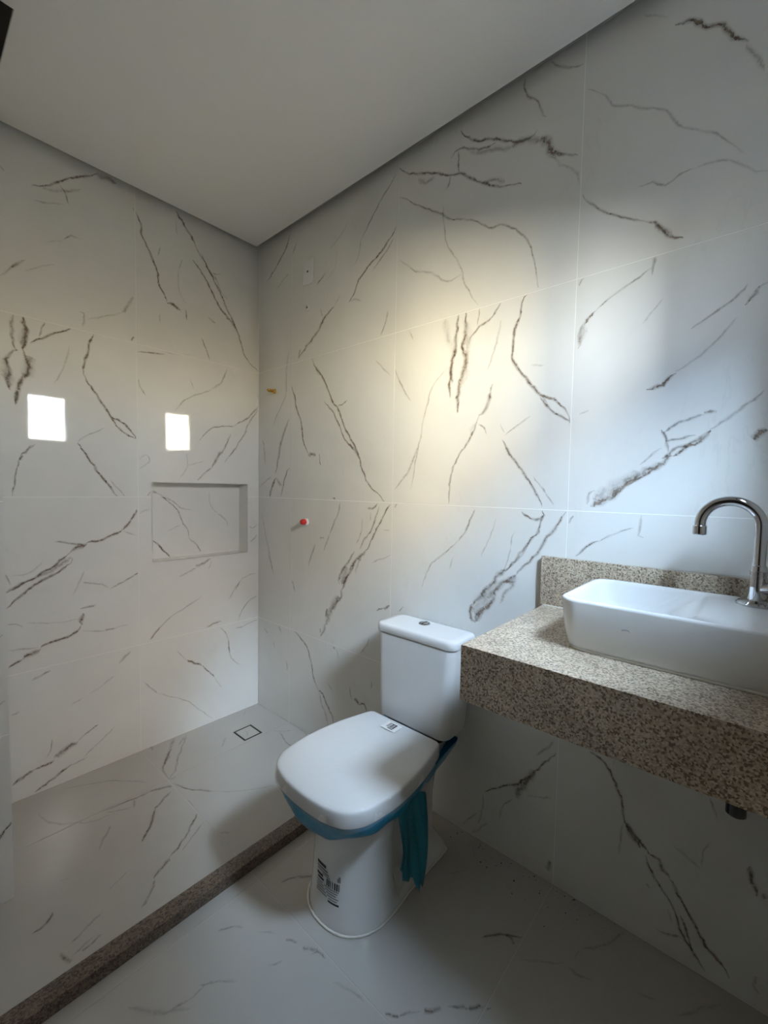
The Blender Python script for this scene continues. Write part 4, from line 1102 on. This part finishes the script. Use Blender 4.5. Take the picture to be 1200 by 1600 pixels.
# blue protective film: a taped band round the rim and a loose tail on the right
FHALF = [(-0.668, 0.0), (-0.666, 0.045), (-0.66, 0.092), (-0.642, 0.142), (-0.604, 0.176), (-0.555, 0.190), (-0.49, 0.196), (-0.42, 0.194), (-0.35, 0.186), (-0.27, 0.172), (-0.20, 0.160), (-0.14, 0.152), (-0.10, 0.148), (-0.085, 0.140), (-0.083, 0.10), (-0.083, 0.0)]
fhalf = catmull(FHALF, 0.010)
def film_rows(inset):
    outline = [(x, -w) for x, w in fhalf] + [(x, w) for x, w in reversed(fhalf[1:-1])]
    rows = []; levels = 8
    for k in range(levels):
        t = k / (levels - 1); row = []
        for x, w in outline:
            a = math.atan2(w, -(x + 0.40))             # 0 = front
            front = max(0.0, math.cos(a))
            back = smooth(-0.30, -0.15, x)
            drop = 0.050 + 0.026 * front ** 8 + 0.005 * math.sin(5 * a + 1.3) + 0.003 * math.sin(13 * a) + 0.03 * back
            s = 1.0 - 0.022 * smooth(0, .5, t) - 0.075 * t * t - 0.12 * back * t + 0.006 * math.sin(11 * a + 4 * t) * t + 0.004 * math.sin(23 * a - 3 * t) * t
            bulge = 0.012 * math.sin(math.pi * t) * (0.6 + 0.4 * math.sin(7 * a))
            s = s - inset + bulge
            row.append((-0.40 + (x + 0.40) * s, TY + w * s, 0.3985 - t * drop))
        rows.append(row)
    return rows
film = loft('blue_film', film_rows(0.0) + film_rows(0.006)[::-1], M_BLUE, toilet, cap0=False, cap1=False, ang=80)
tag(film, 'shiny blue plastic film taped round the rim')
# torn tail of the film hanging down the side
bm = bmesh.new()
NS, NT = 12, 20
rows = []
for k in range(NT + 1):
    t = k / NT; row = []
    for i in range(NS + 1):
        s = 2 * i / NS - 1
        zb = 0.105 - 0.040 * s + 0.016 * math.sin(7 * s + 1) + 0.008 * math.sin(17 * s)
        z = 0.372 + (zb - 0.372) * t
        fold = 0.007 * math.sin(3.4 * s + 3 * t) + 0.003 * math.sin(10 * s - 6 * t)
        wv = 0.043 * (1 + 0.08 * math.sin(5 * t)) - 0.004 * smooth(0.5, 1, t)
        row.append(Vector((-0.400 + wv * s + 0.006 * t, -1.447 - 0.016 * s + fold - 0.008 * math.sin(math.pi * t), z)))
    rows.append(row)
A = [[bm.verts.new(q) for q in r] for r in rows]
Bv = [[bm.verts.new(q + Vector((0.0004, 0.0014, 0))) for q in r] for r in rows]
for k in range(NT):
    for i in range(NS):
        bm.faces.new((A[k][i], A[k][i + 1], A[k + 1][i + 1], A[k + 1][i]))
        bm.faces.new((Bv[k][i + 1], Bv[k][i], Bv[k + 1][i], Bv[k + 1][i + 1]))
for k in range(NT):
    bm.faces.new((A[k][0], A[k + 1][0], Bv[k + 1][0], Bv[k][0])); bm.faces.new((A[k][NS], Bv[k][NS], Bv[k + 1][NS], A[k + 1][NS]))
for i in range(NS):
    bm.faces.new((A[0][i], Bv[0][i], Bv[0][i + 1], A[0][i + 1])); bm.faces.new((A[NT][i], A[NT][i + 1], Bv[NT][i + 1], Bv[NT][i]))
tail = bm_obj('blue_film', bm, M_BLUE2, toilet, smooth=True)
tag(tail, 'torn strip of blue film hanging down the side')

# tank
KY = -1.259
tank = loft('tank', [rrect(-.098, KY, .070, .146, .03, .412), rrect(-.098, KY, .076, .153, .032, .418), rrect(-.098, KY, .0775, .156, .032, .45), rrect(-.0925, KY, .0765, .170, .03, .728), rrect(-.0925, KY, .073, .167, .03, .7305)], M_CERAMIC, toilet)
tlid = loft('tank_lid', [rrect(-.092, KY, .076, .172, .03, .733), rrect(-.092, KY, .0795, .1765, .032, .734), rrect(-.092, KY, .081, .1785, .033, .738), rrect(-.092, KY, .081, .1785, .033, .755), rrect(-.092, KY, .079, .1765, .033, .761), rrect(-.092, KY, .075, .1725, .03, .7645), rrect(-.092, KY, .06, .15, .02, .766)], M_CERAMIC, toilet)
fb = lathe('flush_button', (-0.068, -1.240, .7655), (0, 0, 1), [(0, .0225), (.003, .0225), (.0045, .0205), (.0045, .0175), (.003, .0170), (.003, .0165), (.0052, .0160), (.0060, .0)], M_CHROME, toilet)
box('button_split', -0.0845, -0.0515, -1.2408, -1.2392, .7706, .7722, M_BLACK, fb)
lathe('button_ring', (-0.068, -1.240, .7658), (0, 0, 1), [(0.0040, .0185), (.0049, .0185), (.0049, .0172), (.0040, .0172)], M_BLACK, fb)
# neck between bowl and tank
loft('tank_base', [rrect(-.10, KY - .004, .07, .118, .03, .396), rrect(-.10, KY - .004, .074, .122, .03, .413)], M_BLACK, toilet)

# printed factory label on the foot, following its curve
def foot_point(a, z, off=0.0007):
    """Point on the bowl's foot: a = angle from the front in plan (positive toward the shower)."""
    z_, fx, bx, hf, hr, xt, so = body_at(z)
    ring = body_ring(z, fx, bx, hf, hr, xt, so, n=90)
    c = Vector((fx + 0.135, TY))
    best = None
    for q in ring:
        v = Vector((q[0], q[1])) - c
        aa = math.atan2(v.y, -v.x)
        if best is None or abs(aa - a) < best[0]: best = (abs(aa - a), v.length, None)
    d = Vector((-math.cos(a), math.sin(a)))
    r = best[1] + off
    return Vector((c.x + d.x * r, c.y + d.y * r, z))
def foot_patch(name, a0, a1, z0, z1, mat, parent, n=4):
    V, Fc = [], []
    for i in range(n + 1):
        a = a0 + (a1 - a0) * i / n
        V.append(foot_point(a, z0)); V.append(foot_point(a, z1))
    for i in range(n): Fc.append((2 * i, 2 * i + 1, 2 * i + 3, 2 * i + 2))
    k = len(V)
    for i in range(n + 1):
        a = a0 + (a1 - a0) * i / n
        V.append(foot_point(a, z0, -.0006)); V.append(foot_point(a, z1, -.0006))
    for i in range(n): Fc.append((k + 2 * i + 2, k + 2 * i + 3, k + 2 * i + 1, k + 2 * i))
    return mesh_obj(name, V, Fc, mat, parent)
LA0, LA1, LZ0, LZ1 = 0.24, -0.46, 0.078, 0.172
lab = None
def lp(u0, u1, v0, v1, mat):
    global lab
    f = lambda u: LA0 + (LA1 - LA0) * u
    g = lambda v: LZ0 + (LZ1 - LZ0) * v
    o = foot_patch('printed_label' if lab is None else 'print_bar', f(u0), f(u1), g(v0), g(v1), mat, toilet if lab is None else lab)
    if lab is None:
        lab = o; tag(o, 'black printed factory label on the foot')
lp(0.0, .42, .90, 1.0, M_INK)
lp(0.0, .50, .80, .86, M_GREY); lp(.02, .55, .72, .77, M_GREY); lp(.25, .6, .66, .70, M_GREY)
lp(0.0, .30, .56, .64, M_INK); lp(.05, .34, .46, .53, M_INK)
for k in range(7): lp(.46 + .075 * k, .46 + .075 * k + (.05 if k in (0, 1, 4, 5) else .03), .42, .64, M_INK)
lp(.86, .97, .70, .82, M_GREY); lp(.90, .97, .82, .88, M_GREY)
for k in range(5):
    lp(.0 + .02 * (k % 2), .30 + .05 * k, .36 - .075 * k, .40 - .075 * k, M_GREY)
    lp(.36 + .05 * k, .92 - .04 * (k % 3), .36 - .075 * k, .395 - .075 * k, M_GREY)
lp(.55, .95, -.04, .02, M_INK)

# ------------------------------------------------------------------ vanity top
CX0, CY1, CZ, CZB = -0.514, -1.667, 0.912, 0.781
CY0 = END_Y + 0.001
van = empty('vanity_counter', (-0.25, -1.98, CZB))
tag(van, 'speckled beige granite vanity counter with a deep front edge', 'counter')
box('counter_top', CX0, -0.0005, CY0, CY1, CZ - 0.02, CZ, M_GRANITE, van)
box('front_apron', CX0, CX0 + 0.02, CY0, CY1, CZB, CZ - 0.0200, M_GRANITE, van)
box('side_apron', CX0 + 0.0203, -0.0005, CY1 - 0.02, CY1, CZB, CZ - 0.0203, M_GRANITE, van, bevel=0.0012)
bs = empty('backsplash', (-0.009, -1.98, CZ))
tag(bs, 'grey-beige granite backsplash strip along the wall behind the washbasin', 'backsplash')
box('granite_strip', -0.018, -0.0005, CY0, CY1 + 0.011, CZ + 0.0003, 1.068, M_GRANITE, bs, bevel=0.0012)
box('sealant', -0.0205, -0.0182, CY0, CY1 + 0.004, CZ + 0.0002, CZ + 0.003, M_SEAL, bs)

# ------------------------------------------------------------------ washbasin
BX0, BX1, BY0, BY1 = -0.376, -0.052, -2.288, -1.832
BZ0, BZ1 = CZ, 1.031
bcx, bcy, bhx, bhy = (BX0 + BX1) / 2, (BY0 + BY1) / 2, (BX1 - BX0) / 2, (BY1 - BY0) / 2
basin = empty('washbasin', (bcx, bcy, BZ0))
tag(basin, 'white rectangular ceramic vessel basin on the granite counter', 'washbasin')
icy, ihy = (-1.846 - 2.075) / 2, (2.075 - 1.846) / 2       # bowl; the tap deck is the rest
def ir(y0, y1, sx, z, r=.04): return rrect(bcx, (y0 + y1) / 2, (bhx - .012) * sx, (y1 - y0) / 2, r, z, n=8)
rings = [rrect(bcx, bcy, bhx - .022, bhy - .022, .035, BZ0 + .0025), rrect(bcx, bcy, bhx - .014, bhy - .014, .038, BZ0 + .012), rrect(bcx, bcy, bhx - .008, bhy - .008, .042, BZ0 + .04),
         rrect(bcx, bcy, bhx, bhy, .046, BZ1 - .006), rrect(bcx, bcy, bhx - .001, bhy - .001, .046, BZ1 - .002), rrect(bcx, bcy, bhx - .004, bhy - .004, .044, BZ1),
         ir(-2.098, -1.843, 1.0, BZ1 - .0002, .043), ir(-2.090, -1.845, .992, BZ1 - .0025, .042), ir(-2.078, -1.8475, .985, BZ1 - .010), ir(-2.050, -1.851, .975, BZ1 - .028), ir(-2.022, -1.856, .96, BZ1 - .052), ir(-2.000, -1.866, .925, BZ1 - .074), ir(-1.985, -1.885, .85, BZ1 - .086, .035), ir(-1.965, -1.91, .6, BZ1 - .091, .02), ir(-1.945, -1.93, .1, BZ1 - .092, .004)]
loft('bowl', rings, M_CERAMIC, basin, ang=50)
lathe('drain_fitting', (bcx, -1.937, BZ1 - .0925), (0, 0, 1), [(0, .022), (.002, .022), (.003, .019), (.0015, .016), (.0015, 0)], M_CHROME, basin)
bm = bmesh.new()
q = rrect(bcx, bcy, bhx - .020, bhy - .020, .036, BZ0 + .003)
add_tube(bm, q + [q[0]], .0036, n=8)
bm_obj('sealant', bm, M_SEAL, basin, smooth=True)
# faint maker's mark: an arched stroke on the front
mk = []
for k in range(9):
    a = math.radians(20 + 140 * k / 8)
    zz = 0.981 + .0035 * math.sin(a)
    mk.append((BX0 + .0024 - .0008 + (BZ1 - zz) * .055, -1.977 - .009 * math.cos(a), zz))
bm = bmesh.new(); add_tube(bm, mk, .0009, n=6)
o = bm_obj('maker_mark', bm, M_GREY, basin, smooth=True)

# ------------------------------------------------------------------ tap
FX, FY, FZ = -0.130, -2.180, BZ1
tap = empty('tap', (FX, FY, FZ))
tag(tap, 'chrome gooseneck tap standing on the washbasin deck', 'tap')
lathe('base_flange', (FX, FY, FZ), (0, 0, 1), [(0, .0375), (.004, .0375), (.008, .033), (.0095, .018)], M_CHROME, tap, n=48)
lathe('tap_body', (FX, FY, FZ + .009), (0, 0, 1), [(0, .0165), (.03, .0165), (.045, .0158), (.058, .0150), (.0585, .0160), (.066, .0160), (.067, .0145), (.078, .0135), (.080, .0115)], M_CHROME, tap, n=40)
pts = [(FX, FY, FZ + .085 + .005 * k) for k in range(0, 18)]
RA = .0545
zc = FZ + .173
for k in range(1, 37):
    a = math.pi * k / 36
    pts.append((FX, FY + RA - RA * math.cos(a), zc + RA * math.sin(a)))
pts.append((FX, FY + 2 * RA, zc - .006))
bm = bmesh.new(); add_tube(bm, pts, .0112, n=28)
o = bm_obj('spout', bm, M_CHROME, tap, smooth=True); autosmooth(o, 50)
lathe('aerator', (FX, FY + 2 * RA, zc - .004), (0, 0, -1), [(0, .0125), (.001, .0140), (.020, .0140), (.022, .0125), (.022, .010), (.019, .0098), (.019, 0)], M_CHROME, tap)
vd = Vector((-0.45, -0.80, 0.28)).normalized()
vb = Vector((FX, FY, FZ + .035))
lathe('valve_body', vb, vd, [(.005, .0125), (.040, .0125), (.041, .0145), (.050, .0145), (.051, .010), (.060, .010), (.061, .012), (.074, .012), (.076, .009)], M_CHROME, tap)
a_, u_, v_ = frame_of(vd)
hub = vb + vd * .068
bm = bmesh.new()
for s in (u_ + v_, u_ - v_):
    s = s.normalized(); add_tube(bm, [hub - s * .031, hub - s * .030, hub + s * .030, hub + s * .031], [.0036, .0046, .0046, .0036], n=12)
bm_obj('cross_handle', bm, M_CHROME, tap, smooth=True)

# waste pipe under the counter
pipe = empty('waste_pipe', (-0.25, -2.168, 0.612))
tag(pipe, 'dark chrome waste outlet poking out below the granite counter', 'pipe')
lathe('outlet_nut', (-0.25, -2.168, 0.614), (0, 0, 1), [(0, .014), (.003, .0175), (.05, .0175), (.053, .015), (.06, .014)], M_DCHROME, pipe)
lathe('outlet_tube', (-0.25, -2.168, 0.672), (0, 0, 1), [(0, .014), (.219, .014)], M_DCHROME, pipe)

# ------------------------------------------------------------------ wall fittings
pl = empty('wall_plate', (0, -0.444, 2.277))
tag(pl, 'white blank wall plate with a small cable hole, high in the shower', 'wall plate')
box('plate', -0.0085, -0.0002, -0.481, -0.406, 2.277, 2.390, M_PLASTIC, pl, bevel=0.0015)
lathe('cable_hole', (-0.0084, -0.4435, 2.336), (-1, 0, 0), [(0, .0055), (.0004, .0055)], M_BLACK, pl, n=20)
pg = empty('pipe_plug', (0, -0.437, 2.166))
tag(pg, 'tiny white round plug in the wall below the blank plate', 'plug')
lathe('plug_ring', (-0.0002, -0.437, 2.166), (-1, 0, 0), [(0, .0145), (.006, .0135), (.008, .011), (.004, .008), (.003, 0)], M_PLASTIC, pg, n=24)
lathe('plug_screw', (-0.0035, -0.437, 2.166), (-1, 0, 0), [(0, .0042), (.005, .0042), (.006, 0)], M_GREY, pg, n=16)

br = empty('shower_arm_fitting', (0, -0.158, 1.793))
tag(br, 'small brass pipe fitting sticking out of the shower wall', 'pipe fitting')
lathe('brass_collar', (-0.0002, -0.158, 1.793), (-1, 0, 0), [(0, .0135), (.006, .0135), (.010, .0120), (.012, .008)], M_BRASS, br, n=24)
prof = [(.011, .0085)]
for k in range(9): prof += [(.013 + .0035 * k, .0088), (.0148 + .0035 * k, .0074)]
prof += [(.046, .006), (.046, .0045), (.040, .004), (.040, 0)]
lathe('brass_thread', (-0.0002, -0.158, 1.793), (-1, 0, 0), prof, M_BRASS, br, n=20)

rv = empty('shower_valve', (0, -0.446, 1.101))
tag(rv, 'shower valve stub with a red cap and white collar on the wall', 'valve')
lathe('collar', (-0.0002, -0.446, 1.101), (-1, 0, 0), [(0, .0165), (.010, .0165), (.013, .0145), (.014, .010)], M_PLASTIC, rv, n=28)
lathe('red_cap', (-0.0135, -0.446, 1.101), (-1, 0, 0), [(0, .0135), (.004, .0145), (.018, .0145), (.024, .0115), (.027, .006), (.0275, 0)], M_RED, rv, n=24)

# crumbs of mortar dust swept into the corner of floor and wall
bm = bmesh.new()
rnd = random.Random(11)
for k in range(90):
    t = rnd.random()
    y = -1.36 - 0.55 * t
    x = -0.006 - abs(rnd.gauss(0, 0.055))
    r = 0.0008 + 0.0022 * rnd.random() ** 2.2
    vs = [bm.verts.new((x + r * dx * (0.7 + .6 * rnd.random()), y + r * dy * (0.7 + .6 * rnd.random()), max(0.0003, .0003 + r * dz))) for dx, dy, dz in ((1, 0, 0), (0, 1, 0), (-1, 0, 0), (0, -1, 0), (0, 0, 1.2))]
    for i in range(4): bm.faces.new((vs[i], vs[(i + 1) % 4], vs[4]))
    bm.faces.new((vs[3], vs[2], vs[1], vs[0]))
dirt = bm_obj('mortar_crumbs', bm, M_DIRT)
tag(dirt, 'dark mortar crumbs scattered along the foot of the marble wall', 'dirt', kind='stuff')
